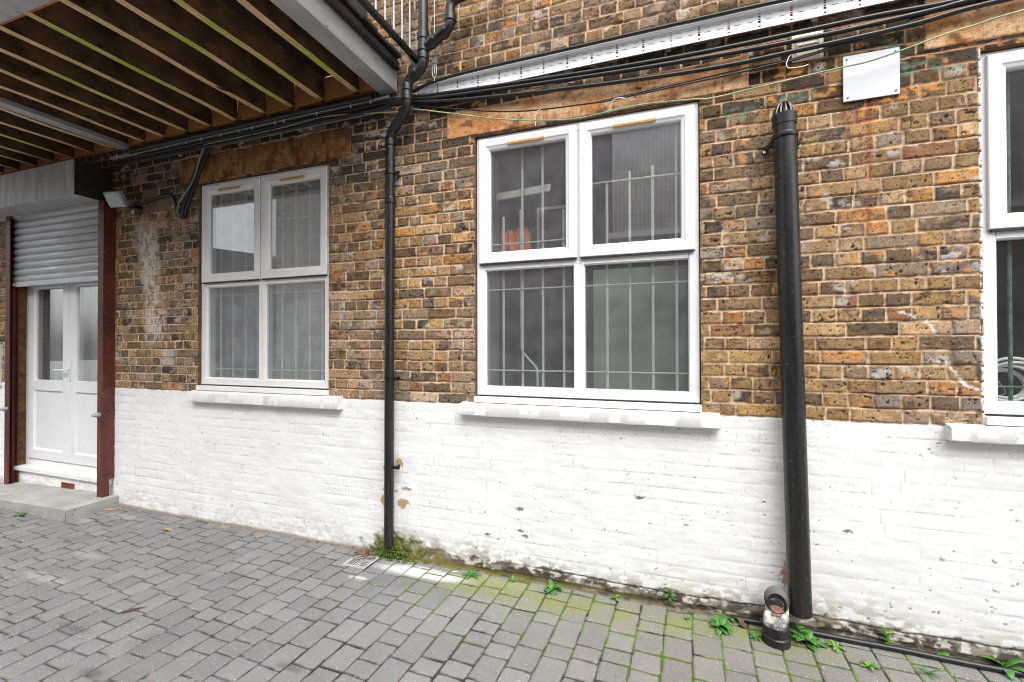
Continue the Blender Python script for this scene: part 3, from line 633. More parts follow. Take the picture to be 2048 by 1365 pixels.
# ------------------------------------------------------------------ roller shutter
rs_ = thing('roller_shutter', (-5.97,-.05,.1), 'half-open grey roller shutter with red steel side posts over the door', 'shutter')
hd = M(); hd.box(-7.05, -5.19, -.305, -.004, 2.945, 3.275); hd.build('hood', MAT['steel_old'], rs_, bevel=.006)
ep = M(); ep.box(-5.189, -5.181, -.303, -.004, 2.947, 3.273); ep.build('end_plate', MAT['end_dark'], rs_)  # near-black plate on the right end of the hood
lip = M(); lip.box(-7.0, -5.15, -.085, -.045, 2.925, 2.944); lip.build('hood_lip', MAT['galv'], rs_)
z = 2.235; k = 0
sl = M()
xl, xr = -6.745, -5.165; prof = []
while z < 2.93:
    for q in np.linspace(0, 1, 8)[:-1]:
        prof.append((-.054 - .017*math.sin(math.pi*min(q/.88,1))**.8, z + .0735*q))
    prof.append((-.049, z+.0735*.94)); z += .0735
rows = [[(xl,y,zz),(xr,y,zz)] for y, zz in prof]
v = [p for r_ in rows for p in r_]; f = [(2*i,2*i+1,2*i+3,2*i+2) for i in range(len(rows)-1)]
o = M().add(v, f).build('slat_curtain', MAT['slat'], rs_, smooth=True, autosmooth=50); md = o.modifiers.new('solid','SOLIDIFY'); md.thickness = .004; md.offset = 1
bb = M(); bb.box(-6.70, -5.21, -.072, -.042, 2.185, 2.237); bb.build('bottom_bar', MAT['slat'], rs_, bevel=.003)
for x in (-6.685, -5.235):
    e = M(); e.box(x-.02, x+.02, -.082, -.07, 2.195, 2.222); e.build('stop', MAT['wood_chip'], rs_, bevel=.003)
# left channel opens to the right, right channel opens to the left
zb = lambda x: stepz(x)-.01
lp = M(); lp.box(-6.785,-6.778,-.105,.0,zb(-6.78),2.944).box(-6.778,-6.705,-.105,-.098,zb(-6.78),2.944).box(-6.778,-6.735,-.022,-.015,zb(-6.78),2.944).box(-6.778,-6.745,-.062,-.057,zb(-6.78),2.944)
lp.build('guide_post', MAT['redpost'], rs_)
rp = M(); rp.box(-5.137,-5.130,-.105,.002,.262,2.944).box(-5.137,-5.130,-.105,-.05,zb(-5.13),.262).box(-5.212,-5.137,-.105,-.098,zb(-5.13),2.944).box(-5.18,-5.137,-.022,-.015,.262,2.944).box(-5.17,-5.137,-.062,-.057,.262,2.944)
rp.build('guide_post', MAT['redpost'], rs_)
for x, z in ((-6.742,.875),(-5.175,.888)):
    l = M(); l.cyl((x,-.104,z),(x,-.135,z),.022,14); l.cyl((x,-.135,z),(x,-.165,z),.014,12); l.cyl((x-.03,-.15,z-.008),(x+.02,-.15,z+.004),.009,10)
    l.build('lock', MAT['galv'], rs_, smooth=True)

# ------------------------------------------------------------------ balcony
ba = thing('balcony', (-4,-.7,3.45), 'timber balcony on a galvanised steel frame above the door and left-hand window', 'balcony')
JX = [-2.247,-2.575,-2.873,-3.170,-3.490,-3.792,-4.088,-4.385,-4.662,-5.105,-5.41,-5.735,-6.06,-6.365,-6.68,-7.0,-7.3]
green = {0,1,2,4,6,11,12}
for i, x in enumerate(JX):
    j = M()
    rj = random.Random(50+i); n = 14; rings = []
    for k in range(n+1):
        y = -1.395+1.345*k/n; dx = .0025*math.sin(k*.9+i); dz = .003*math.sin(k*.6+i*2)
        rings.append([(x-.025+dx,y,3.462+dz),(x+.025+dx,y,3.462+dz),(x+.025+dx,y,3.632),(x-.025+dx,y,3.632)])
    jo = j.rings(rings).build('joist', MAT['shaded_timber'], ba); jo.data.materials.append(MAT['joist_green'] if i in green else MAT['joist'])
    for p_ in jo.data.polygons: p_.material_index = 1 if p_.normal.z < -.5 else 0  # undersides take the painted lit tone, all other faces the painted shade
L = M()
for a, b in zip([-1.92]+JX, JX+[-7.6]):
    L.box(b+.028 if b > -7.5 else b, a-.028, -.052, -.016, 3.452, 3.630)
L.build('ledger', MAT['ledger'], ba, bevel=.003)
L = M()
for a, b in zip([-2.0]+JX, JX+[-7.6]):
    L.box(b+.028 if b > -7.5 else b, a-.028, -1.393, -1.352, 3.464, 3.630)
L.build('rim_board', MAT['ledger'], ba, bevel=.003)
# steel: front beam, right-hand channel and a middle beam
fb_ = M(); fb_.box(-7.8,-1.905,-1.505,-1.400,3.420,3.432).box(-7.8,-1.905,-1.455,-1.447,3.432,3.608).box(-7.8,-1.905,-1.505,-1.400,3.608,3.620); fb_.build('front_beam', MAT['galv'], ba, bevel=.002)
sb_ = M(); sb_.box(-2.046,-1.910,-1.399,-.012,3.415,3.427).box(-1.932,-1.9105,-1.399,-.012,3.427,3.606).box(-2.046,-1.9105,-1.399,-.012,3.606,3.618); sb_.build('side_beam', MAT['galv'], ba, bevel=.002)
mb_ = M(); mb_.box(-4.955,-4.845,-1.399,-.055,3.420,3.458); mb_.build('middle_beam', MAT['galv'], ba, bevel=.002)
pk_ = M(); pk_.box(-4.93,-4.87,-1.39,-.056,3.4585,3.63); pk_.build('joist', MAT['shaded_timber'], ba)  # added packer, not a joist; painted shade tone darkens above the middle beam
tr_ = M(); tr_.box(-1.9095,-1.872,-1.5,-.03,3.555,3.622); tr_.build('edge_trim', MAT['black'], ba, bevel=.012, seg=3)
y = -1.49; k = 0
while y < -.06:
    D_ = M(); e = rnd.uniform(-.012,.012); D_.box(-7.8, -1.846+e, y, min(y+.138,-.012), 3.634, 3.660); D_.build('deck_board', MAT['deck'], ba, bevel=.003); y += .1445
# railing outside the deck edge
rl = M(); rl.box(-1.775,-1.740,-1.6,-.012,3.615,3.650); rl.build('bottom_rail', MAT['black'], ba, bevel=.003)
rl = M(); rl.box(-1.78,-1.735,-1.6,-.012,4.66,4.70); rl.build('top_rail', MAT['black'], ba, bevel=.003)
y = -.085
while y > -1.6:
    M().cyl((-1.757,y,3.65),(-1.757,y,4.66),.0065,8).build('baluster', MAT['galv'], ba, smooth=True); y -= .098
fp = M(); fp.box(-1.80,-1.715,-.012,.0,3.555,3.70); fp.cyl((-1.74,-.02,3.585),(-1.74,-.01,3.585),.009,8); fp.build('fixing_plate', MAT['black'], ba, bevel=.002)

# ------------------------------------------------------------------ downpipe with branch
dp = thing('drainpipe', (-1.935,-.065,.08), 'black plastic rainwater downpipe with offset bends, full height between two windows', 'drainpipe')
YU = -.13
main = bend_path([(-1.945,-.07,.105),(-1.935,-.065,3.085),(-1.752,YU,3.215),(-1.752,YU,3.402),(-1.621,YU,3.478),(-1.621,YU,5.6)], .055, 8)
M().tube(main, .0345, 20).build('pipe', MAT['black_worn'], dp, smooth=True, autosmooth=60)
br = bend_path([(-1.621,YU,3.60),(-1.412,YU,3.70),(-1.411,YU,3.885),(-1.0,YU,3.93)], .06, 8)
M().tube(br, .034, 20).build('branch_pipe', MAT['black'], dp, smooth=True, autosmooth=60)
def collar(p, ax, r=.040, h=.045):
    p = Vector(p); ax = Vector(ax).normalized(); c = M()
    c.tube([p-ax*h*.5, p-ax*h*.42, p-ax*h*.40, p+ax*h*.38, p+ax*h*.42, p+ax*h*.5], [r-.002, r, r, r, r, r-.002], 20)
    return c
for p, ax in (((-1.935,-.065,3.02),(0,0,1)),((-1.752,YU,3.285),(0,0,1)),((-1.752,YU,3.352),(0,0,1)),((-1.621,YU,3.545),(0,0,1)),((-1.621,YU,3.60),(0,0,1)),((-1.621,YU,3.685),(0,0,1)),((-1.935,-.065,2.60),(0,0,1)),((-1.55,YU,3.634),(.9,0,.43)),((-1.46,YU,3.677),(.9,0,.43)),((-1.411,YU,3.76),(0,0,1)),((-1.69,YU,3.438),(.865,0,.5))):
    collar(p, ax).build('collar', MAT['black'], dp, smooth=True, autosmooth=30)
for z in (2.80, 1.312, .665):
    b = collar((-1.935-(3-z)*.0033,-.066,z), (0,0,1), .0405, .022); b.box(-1.905,-1.858,-.070,-.060,z-.009,z+.009); b.box(-1.900,-1.893,-.062,-.0,z-.009,z+.009); b.cyl((-1.868,-.078,z),(-1.868,-.052,z),.006,8)
    b.build('bracket', MAT['black'], dp, smooth=True, autosmooth=30)

# ------------------------------------------------------------------ big vent pipe
vp = thing('vent_pipe', (.62,-.085,.13), 'thick black vent pipe with slotted cap, leaning slightly, its open end above the ground', 'vent pipe')
A = Vector((.625,-.088,.128)); B = Vector((.568,-.088,2.757)); ax = (B-A).normalized()
M().tube([A+ax*.0, A+ax*.001, A+ax*.004, A+ax*.062, A+ax*.065, A+ax*.068]+[A+(B-A)*q for q in np.linspace(.03,1,12)], [.053,.0555,.0555,.0555,.0548,.0555]+[.0550]*12, 32, caps=False).build('pipe', MAT['black_worn'], vp, smooth=True, autosmooth=50)
M().tube([A+ax*.004, B], .051, 24, caps=False).build('pipe_bore', MAT['pit'], vp, smooth=True)
c = M(); c.tube([B-ax*.035, B-ax*.034, B+ax*.02, B+ax*.024], [.0565,.0595,.0595,.056], 28); c.build('cap_ring', MAT['black'], vp, smooth=True, autosmooth=30)
c = M()
for k in range(12):
    a = 2*math.pi*k/12; u = Vector((math.cos(a), math.sin(a), 0)); tg = Vector((-math.sin(a), math.cos(a), 0))
    pts = [B+ax*.018+u*.050, B+ax*.05+u*.043, B+ax*.076+u*.030, B+ax*.090+u*.014]
    c.tube(pts, [.0075,.0065,.006,.0055], 6)
c.tube([B+ax*.083, B+ax*.094, B+ax*.097], [.019,.017,.006], 14); c.build('cap_cage', MAT['black'], vp, smooth=True, autosmooth=40)
P = A+(B-A)*.965
c = M(); c.tube([P-ax*.016, P-ax*.012, P, P+ax*.012, P+ax*.016], [.056,.062,.064,.062,.056], 28)
c.tube([P+Vector((-.05,.02,-.01)), P+Vector((-.078,.06,-.035)), P+Vector((-.085,.08,-.045))], [.014,.013,.013], 10); c.tube([P+Vector((.05,.02,-.01)), P+Vector((.072,.06,-.03)), P+Vector((.076,.08,-.036))], [.014,.013,.013], 10)
c.build('clip', MAT['black'], vp, smooth=True)
c = M(); c.cyl(P+Vector((-.087,.056,-.047)), P+Vector((-.087,.064,-.047)), .008, 10); c.cyl(P+Vector((.079,.056,-.036)), P+Vector((.079,.064,-.036)), .008, 10); c.build('screw', MAT['screw_light'], vp, smooth=True)

# ------------------------------------------------------------------ gully shoe at the foot of the vent pipe
gs = thing('gully_shoe', (.497,-.165,0), 'paint-splashed black plastic drain shoe with open mouth beside the vent pipe foot', 'drain fitting')
def ell(c, ux, uy, rx, ry, n=28): 
    c = Vector(c); ux = Vector(ux).normalized(); uy = Vector(uy).normalized()
    return [c + ux*rx*math.cos(2*math.pi*k/n) + uy*ry*math.sin(2*math.pi*k/n) for k in range(n)]
X_, Y_ = (1,0,0), (0,1,0)
m = M(); m.rings([ell((.497,-.168,z),X_,Y_,r,r) for z, r in ((-.01,.066),(.0,.067),(.038,.067),(.043,.062),(.048,.061),(.052,.0635),(.085,.0625),(.090,.060))]); m.build('base_socket', MAT['black_worn'], gs, smooth=True, autosmooth=40)
CUT = (0,.50,.866)
body = [ell((.497,-.168,.086),X_,Y_,.059,.059), ell((.498,-.164,.108),X_,(0,.97,.24),.0585,.059), ell((.501,-.153,.132),X_,(0,.90,.44),.0575,.061), ell((.505,-.138,.158),X_,(0,.76,.65),.057,.063), ell((.508,-.122,.184),X_,CUT,.0575,.064), ell((.510,-.117,.192),X_,CUT,.060,.066)]
m = M(); m.rings(body, caps=False); m.build('bend', MAT['shoe'], gs, smooth=True, autosmooth=60)
inner = [ell((.510,-.117,.192),X_,CUT,.060,.066), ell((.510,-.128,.180),X_,CUT,.045,.046), ell((.507,-.122,.158),X_,(0,.76,.65),.042,.040), ell((.503,-.140,.115),X_,(0,.88,.47),.040,.038)]
m = M(); m.rings(inner, caps=False); mo_ = m.build('mouth', MAT['black'], gs, smooth=True, autosmooth=40)
mo_.data.materials.append(MAT['pit'])
for p_ in list(mo_.data.polygons)[28:]: p_.material_index = 1
m = M(); m.rings([ell((.506,-.126,.140),X_,(0,.95,.3),.041,.036), ell((.506,-.124,.149),X_,(0,.95,.3),.026,.022)]); m.build('silt', MAT['mud'], gs, smooth=True)

# ------------------------------------------------------------------ cable trays and cables
def tray(x0, x1, zl, zr, label, mat):
    t_ = thing('cable_tray', ((x0+x1)/2, -.02, (zl+zr)/2), label, 'cable tray', 'perforated cable trays along the wall')
    off = wloc(t_); L_ = x1-x0; h = .098; yf = -.022
    cols = [0.]; kinds = []; x = 0
    # cell pattern along x: two slots, gap, dashed joint line
    while x < L_-.16:
        for wd, kd in ((.018,0),(.022,1),(.026,0),(.022,1),(.018,0),(.009,2)): cols.append(cols[-1]+wd*1.36); kinds.append(kd)
        x = cols[-1]
    cols.append(L_); kinds.append(0)
    rows_ = [0,.014,.022,.036,.048,.052,.059,.064,.076,.079,.086,.089,.094,h]
    slot_rows = {4,8}; dash = {1,3,5,7,9,11}
    v = []; f = []; nz_ = len(rows_)
    for xx in cols:
        for zz in rows_: v.append((x0+xx, yf, zl+(zr-zl)*xx/L_+zz))
    for i, kd in enumerate(kinds):
        for j in range(nz_-1):
            if kd == 1 and j in slot_rows: continue
            if kd == 2 and j in dash: continue
            f.append((i*nz_+j, (i+1)*nz_+j, (i+1)*nz_+j+1, i*nz_+j+1))
    o = M().add(v, f).build('tray_plate', mat, t_); md = o.modifiers.new('solid','SOLIDIFY'); md.thickness = .0015
    fl = M()
    for zo in (0, h):
        fl.obox(((x0+x1)/2, -.0315, (zl+zr)/2+zo), (L_/2, 0, (zr-zl)/2), (0,.010,0), (0,0,.001))
        fl.obox(((x0+x1)/2, -.0415, (zl+zr)/2+zo+(.004 if zo else -.004)), (L_/2, 0, (zr-zl)/2), (0,.001,0), (0,0,.005))
    fl.build('tray_flange', mat, t_)
    bk = M()
    for k in range(int(L_/.75)+1):
        xx = x0+.2+k*.75
        if xx < x1: bk.box(xx-.016, xx+.016, -.0205, .0, zl+(zr-zl)*(xx-x0)/L_-.012, zl+(zr-zl)*(xx-x0)/L_+h+.012)
    bk.build('tray_bracket', MAT['galv'], t_)
    return t_
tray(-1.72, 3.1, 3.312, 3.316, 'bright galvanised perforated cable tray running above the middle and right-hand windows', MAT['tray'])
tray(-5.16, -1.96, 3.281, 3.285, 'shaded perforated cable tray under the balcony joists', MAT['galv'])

def cable(name, pts, r, label, cat='cable', group='black cables clipped along the wall', mat=None, n=7, yy=None):
    P = [(p[0], (p[2] if len(p) > 2 else yy), p[1]) for p in pts]
    o = M().tube(smooth_path(P, n), r, 9).build(name, mat or MAT['cable'], None, smooth=True, autosmooth=80)
    return tag(o, label, cat, group)
ext = lambda p, dx=1.3, s=.03: p + [(p[-1][0]+dx, p[-1][1]+s)]
cable('cable', ext([(-1.80,3.355),(-1.46,3.414),(-.48,3.4225),(.364,3.425),(.88,3.42)],2.2,.0), .011, 'straight black cable lying along the top edge of the bright cable tray', yy=-.060)
cable('cable', ext([(-2.0,3.345),(-1.819,3.333),(-1.462,3.308),(-.863,3.272),(-.299,3.243),(.26,3.230),(.963,3.237),(1.412,3.231)]), .0125, 'thick black cable, highest of the three sagging below the bright tray', yy=-.055)
cable('cable', ext([(-2.0,3.33),(-1.819,3.319),(-1.462,3.282),(-.461,3.221),(.26,3.193),(.766,3.190),(1.21,3.205),(1.486,3.221)]), .0125, 'thick black cable, middle one of the three crossing the cream vent cover', yy=-.058)
cable('cable', ext([(-2.0,3.315),(-1.819,3.303),(-1.462,3.250),(-.863,3.193),(-.178,3.145),(.259,3.128),(.612,3.135),(1.118,3.154),(1.526,3.191)]), .0125, 'thick black cable, lowest of the three crossing the cream vent cover', yy=-.055)
cable('cable', ext([(-1.90,3.295),(-1.806,3.290),(-1.462,3.201),(-.974,3.094),(-.462,3.057),(-.318,3.056),(.362,3.080),(.586,3.092),(.647,3.095),(1.081,3.158),(1.297,3.205)]), .005, 'thin black wire hanging lowest over the middle window lintel', yy=-.045)
cable('cable', ext([(-.45,3.058),(-.318,3.064),(.10,3.083),(.362,3.097),(.586,3.100),(.647,3.103),(1.081,3.166),(1.297,3.213)]), .0042, 'thin black wire rising from the clip above the middle window towards the right', yy=-.045)
cable('cable', [(-2.08,3.384),(-2.6,3.386),(-3.2,3.384),(-3.9,3.381),(-4.56,3.376),(-4.80,3.372)], .024, 'very thick black duct below the joist ends under the balcony', yy=-.075)
cable('cable', [(-1.95,3.366),(-2.64,3.368),(-3.3,3.365),(-3.98,3.363),(-5.1,3.35)], .008, 'thin grey cable tied along the top of the shaded tray under the balcony', mat=MAT['galv'], yy=-.062)
cable('cable', [(-1.95,3.33),(-2.64,3.332),(-3.3,3.327),(-3.98,3.325),(-5.1,3.315)], .017, 'thick black cable inside the shaded tray under the balcony', yy=-.055)
cable('cable', [(-1.93,3.292),(-2.64,3.282),(-3.3,3.276),(-3.84,3.272),(-5.1,3.268)], .0125, 'black cable along the bottom edge of the shaded tray under the balcony', yy=-.066)
cable('earth_cable', ext([(-4.128,2.705),(-4.162,2.748),(-4.149,2.814),(-4.047,2.915),(-3.954,3.015),(-3.892,3.162),(-3.835,3.262),(-3.777,3.294),(-3.447,3.295),(-3.007,3.297),(-2.6,3.313),(-2.313,3.295),(-1.912,3.252,-.05),(-1.743,3.232),(-1.462,3.156),(-1.088,3.050),(-.809,2.993),(-.579,2.964),(-.422,2.969),(-.27,2.977),(-.124,2.978),(.131,2.958),(.232,2.948),(.559,2.973),(.712,2.984),(.859,2.994),(.946,2.999),(1.094,3.027),(1.256,3.066),(1.392,3.087),(1.573,3.115)],1.2,.14), .0042, 'thin yellow-green earth wire looping across the whole wall and over the white panel', 'wire', None, MAT['earth'], n=5, yy=-.072)
hc = M()
for dx, dy_ in ((0,-.03),(.018,-.028),(-.016,-.03),(.004,-.05)):
    hc.tube(smooth_path([(-3.80+dx,dy_,3.30),(-3.88+dx,dy_,3.228),(-3.972+dx,dy_,3.084),(-4.06+dx,dy_,2.916),(-4.128+dx*.8,dy_,2.79),(-4.142+dx*.5,dy_,2.712)]), .014, 8)
hc.cyl((-4.165,-.03,2.70),(-4.12,-.03,2.72),.018,10)
tag(hc.build('cable_bundle', MAT['cable'], None, smooth=True), 'bundle of black cables dropping from the tray beside the left-hand window', 'cable bundle')
cable('cable', [(-4.83,2.885),(-4.70,2.888),(-4.577,2.906),(-4.406,2.922),(-4.306,2.921),(-4.262,2.881),(-4.227,2.777),(-4.150,2.711)], .012, 'black cable looping from the floodlight to the cable bundle', yy=-.03)
# plastic ties and hooks
tie = M()
for x in (-5.0,-4.72,-4.44,-4.3,-4.05,-3.86,-3.63,-3.42,-3.27,-3.02,-2.93,-2.6,-2.28,-2.1):
    tie.box(x-.003, x+.003, -.077, -.071, 3.335, 3.376)
tag(tie.build('cable_ties', MAT['white'], None), 'pale plastic ties round the cables on the shaded tray', 'cable ties', kind='stuff')
for pts, lb in (([(-.842,2.985,-.03),(-.845,3.03,-.035),(-.833,3.064,-.045),(-.801,3.077,-.05)], 'white plastic hook over the left half of the middle window'), ([(-.369,2.985,-.03),(-.355,3.025,-.04),(-.338,3.051,-.05),(-.30,3.055,-.052),(-.263,3.044,-.05)], 'white plastic hook over the right half of the middle window'), ([(.617,3.125,-.05),(.60,3.11,-.055),(.586,3.072,-.06),(.592,3.05,-.06),(.612,3.043,-.06),(.664,3.044,-.055),(.69,3.052,-.05)], 'white bent wire hook across the cream vent cover')):
    cable('cable_hook', pts, .0026, lb, 'hook', 'white cable hooks', MAT['white'], yy=-.04)
cl = M(); cl.box(-1.79,-1.765,-.075,-.03,3.265,3.345); tag(cl.build('cable_clamp', MAT['galv'], None, bevel=.003), 'grey clamp gathering the cables beside the downpipe', 'clamp')
wr = M(); wr.cyl((-1.566,-.07,5.5),(-1.569,-.07,3.45),.0035,8); wr.tube([(-1.569+.018*math.cos(a),-.07,3.475+.05*math.sin(a)) for a in np.linspace(-1.57,4.71,22)], .0028, 6)
wr.box(-1.585,-1.552,-.08,-.06,3.525,3.56); wr.cyl((-1.556,-.07,3.48),(-1.556,-.07,3.62),.003,6); wr.cyl((-1.57,-.071,3.40),(-1.569,-.07,3.43),.003,6)
tag(wr.build('wire_rope', MAT['galv'], None, smooth=True), 'thin steel wire rope with clamp hanging right of the downpipe branch', 'wire rope')

# ------------------------------------------------------------------ vent cover, panel, floodlight, plaque
vc = thing('vent_cover', (.696,-.02,3.17), 'square cream louvred vent cover behind the black cables', 'vent cover')
m = M(); m.box(.622,.771,-.014,.0,3.100,3.243); m.build('back_plate', MAT['cream'], vc, bevel=.003)
m = M(); m.ringprof(.640,.755,3.112,3.232, [(0,-.014),(0,-.024),(.004,-.026),(.010,-.026),(.010,-.014)]); m.build('louvre_frame', MAT['cream'], vc)
m = M()
for k in range(4):
    z = 3.124+k*.0265; m.add([(.650,-.024,z+.002),(.745,-.024,z+.002),(.745,-.015,z+.025),(.650,-.015,z+.025),(.650,-.014,z),(.745,-.014,z),(.745,-.0135,z+.025),(.650,-.0135,z+.025)], [(0,1,2,3),(0,4,5,1),(4,7,6,5),(0,3,7,4),(1,5,6,2),(3,2,6,7)])
m.build('louvre', MAT['cream'], vc)
pn = thing('white_panel', (.98,-.02,2.95), 'blank white sheet panel screwed to the bricks left of the right-hand window', 'panel')
m = M(); m.box(.856,1.101,-.021,-.014,2.833,3.074); m.build('sheet', MAT['panel'], pn, bevel=.0015)
m = M()
for x, z in ((.872,3.055),(1.082,3.055),(.876,2.852),(1.084,2.852)): m.cyl((x,-.024,z),(x,-.0,z),.0045,10)
m.build('screw', MAT['screw'], pn, smooth=True)
fl = thing('floodlight', (-4.86,-.12,2.9), 'grey floodlight with small sensor on a black bracket beside the shutter post', 'floodlight')
cx = Vector((-4.885,-.155,2.905)); nrm = Vector((.15,-.85,-.5)).normalized(); ux = Vector((.98,.18,.0)); ux = (ux-nrm*ux.dot(nrm)).normalized(); uz = nrm.cross(ux).normalized(); uz = uz if uz.z > 0 else -uz
m = M(); m.obox(cx-nrm*.022, ux*.088, uz*.070, nrm*.022); m.build('lamp_housing', MAT['galv'], fl, bevel=.006)
m = M(); m.obox(cx+nrm*.003, ux*.078, uz*.060, nrm*.003); m.build('lamp_glass', MAT['lamp_glass'], fl, bevel=.002)
m = M(); m.tube([cx-nrm*.03-uz*.05, cx-nrm*.07-uz*.065, (-4.80,-.03,2.85), (-4.79,-.0,2.85)], .014, 10); m.box(-4.83,-4.745,-.022,.0,2.815,2.885); m.build('bracket', MAT['black'], fl, smooth=True, bevel=.003)
m = M(); m.obox((-4.70,-.075,2.795), (.030,-.01,0), (.008,.028,0), (0,0,.024)); m.build('sensor_body', MAT['black'], fl, bevel=.005)
m = M(); m.obox((-4.705,-.105,2.788), (.024,-.008,0), (.002,.006,0), (0,0,.014)); m.build('sensor_lens', MAT['lamp_glass'], fl, bevel=.003)
pq = thing('wall_plaque', (-7.2,-.02,1.33), 'dark navy plaque with pale rim at the far left picture edge', 'plaque')
m = M(); m.ringprof(-7.55,-7.085,1.10,1.57, [(0,0),(0,-.03),(.012,-.03),(.012,0)]); m.build('rim', MAT['white'], pq)
m = M(); m.box(-7.538,-7.097,-.026,0,1.112,1.558); m.build('face', MAT['plaque'], pq)
for x, z, lb in ((1.263,.483,'small painted wall plug low on the white wall, nearest the vent pipe'),(1.465,.502,'small painted wall plug on the white wall, upper one at far right'),(1.464,.362,'small painted wall plug on the white wall, lower one at far right')):
    tag(M().tube([(x,.002,z),(x,-.008,z),(x,-.011,z)], [.012,.011,.006], 12).build('wall_plug', MAT['sill'], None, smooth=True), lb, 'wall plug', 'painted wall plugs')

# ------------------------------------------------------------------ ground: block paving
PH = R(2.1); ROWW = .1405
def paving_cols(x, y):
    shp = x.shape; x = x.ravel().astype(np.float32); y = y.ravel().astype(np.float32)
    ca, sa = math.cos(PH), math.sin(PH)
    b = x*ca - y*sa - .942 + .0035*(fbm(x*5,y*5,301,3)-.5)*2; a = x*sa + y*ca + .003*(vn(x*7,y*7,303)-.5)*2
    r = np.floor(b/ROWW).astype(int); fb = b-r*ROWW
    dl = np.zeros_like(x); dr = np.zeros_like(x); bid = np.zeros(len(x), np.int64); base = 0
    order = np.argsort(r, kind='stable'); cuts = np.flatnonzero(np.diff(r[order]))+1
    for ch in np.split(order, cuts):
        g = np.random.RandomState(5000+int(r[ch[0]])); e = [-6.5-g.rand()*.3]
        while e[-1] < 1: e.append(e[-1]+g.choice([.105,.14,.14,.175,.215])+g.uniform(-.003,.003))
        e = np.array(e); k = np.clip(np.searchsorted(e, a[ch])-1, 0, len(e)-2); bid[ch] = base+k; base += len(e); dl[ch] = a[ch]-e[k]; dr[ch] = e[k+1]-a[ch]
    q = np.random.RandomState(77).rand(base, 6).astype(np.float32)[bid]
    wide = ss(-2.6,-.6,x); jt = (.0038+.0012*wide)*(.65+.7*vn(x*3.7,y*3.7,306))
    da = np.minimum(dl,dr)-jt; db = np.minimum(fb,ROWW-fb)-jt
    rr = .010; dc = np.where((da < rr) & (db < rr), rr-np.hypot(rr-da, rr-db), np.minimum(da, db))   # tumbled corners
    d = dc + .003*(fbm(x*70,y*70,305,3)-.5)
    m = ss(-.001,.0012,d)
    c = np.tile(np.array((.225,.225,.228), np.float32), (len(x),1)); c = mix(c, (.205,.196,.180), ss(-1.8,.4,x))
    c = c*(.82+.20*q[:,0])[:,None]*(.90+.12*wide)[:,None]; c = c*(.92+.16*fbm(x*9,y*9,307,4))[:,None]
    c = mix(c, (.13,.13,.13), ss(.62,.8,fbm(x*3.1,y*3.1,309,4))*.5)
    # worn pale skim on the row of blocks by the wall; green algae band outside it
    skim = ss(-.20,-.13,y + .03*(vn(x*9,x*0,311)-.5))*ss(-1.9,-1.4,x); c = mix(c, (.20,.195,.19), skim*.6)
    gb_ = np.exp(-((y+.20-.03*(x+.5)+.05*(fbm(x*3,x*0,313,3)-.5))/.10)**2)*ss(-1.7,-1.2,x)*ss(1.0,.4,x); c = mix(c, s2l((122,128,66)), np.clip(gb_*.80*ss(.28,.56,fbm(x*5+q[:,1]*3,y*8,315,3)),0,1))
    gb2 = np.exp(-((y+.09)/.06)**2)*ss(-1.5,-1.2,x)*ss(-.7,-1.0,x); c = mix(c, s2l((150,152,84)), gb2*.5)
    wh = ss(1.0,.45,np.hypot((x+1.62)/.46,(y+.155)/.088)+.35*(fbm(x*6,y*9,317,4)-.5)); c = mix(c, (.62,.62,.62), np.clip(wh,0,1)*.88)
    wh2 = ss(1.0,.5,np.hypot((x+1.98)/.085,(y+.36)/.03)+.5*(fbm(x*16,y*22,319,3)-.5)); c = mix(c, (.5,.49,.45), wh2*.8)
    for sx, sy, rx, ry in ((-4.75,-.17,.25,.06),(-4.1,-.75,.2,.06),(-4.0,-1.05,.3,.05),(-4.9,-.35,.15,.05)):
        pw = ss(1.,.4,np.hypot((x-sx)/rx,(y-sy)/ry)+.8*(fbm(x*14,y*22,321,4)-.5)); c = mix(c, (.5,.5,.49), pw*.25)
    for sx, sy, rx, ry in ((-3.1,-1.32,.2,.045),(-1.75,-1.16,.12,.03),(-2.6,-1.5,.1,.04)):
        pk = ss(1.,.2,np.hypot((x-sx)/rx,(y-sy)/ry)+.6*(fbm(x*9,y*18,323,3)-.5)); c = mix(c, (.07,.07,.075), pk*.6)
    # joints: dark sand, moss to the right near the wall
    mossy = ss(-2.25,-1.6,x - .4*(y+.2))*ss(-1.0,-.30,y+.25*(fbm(x*3,y*3,325,3)-.5)); jc = np.tile(np.array((.030,.028,.025), np.float32), (len(x),1))
    jc = mix(jc, s2l((104,96,84)), ss(.5,.7,fbm(x*11,y*11,327,3))*.4); jc = mix(jc, s2l((70,98,20)), mossy*ss(.38,.54,fbm(x*9,y*9,329,3)))
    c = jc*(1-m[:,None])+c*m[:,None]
    rim = ss(.010,.0,d)*m*mossy; c = mix(c, s2l((104,112,56)), rim*.5*ss(.45,.6,fbm(x*12,y*12,331,3)))
    # earth and debris against the wall
    lip = ss(-.055,-.030,y+.03*(fbm(x*4,x*0,333,3)-.5)*2)*ss(-2.5,-2.1,x); c = mix(c, mix(np.tile(np.array(s2l((112,100,84)),np.float32),(len(x),1)), s2l((70,64,50)), ss(.4,.65,fbm(x*22,y*30,335,4))), lip)
    lipg = lip*ss(-2.2,-1.9,x)*ss(-.4,-1.1,x); c = mix(c, s2l((104,104,44)), lipg*ss(.35,.6,fbm(x*14,y*14,337,3)))
    ledge = ss(-.03,-.012,y+.012*(fbm(x*9,x*0,339,3)-.5))*(1-ss(-2.5,-2.1,x)); c = mix(c, s2l((120,106,88)), ledge*.8)
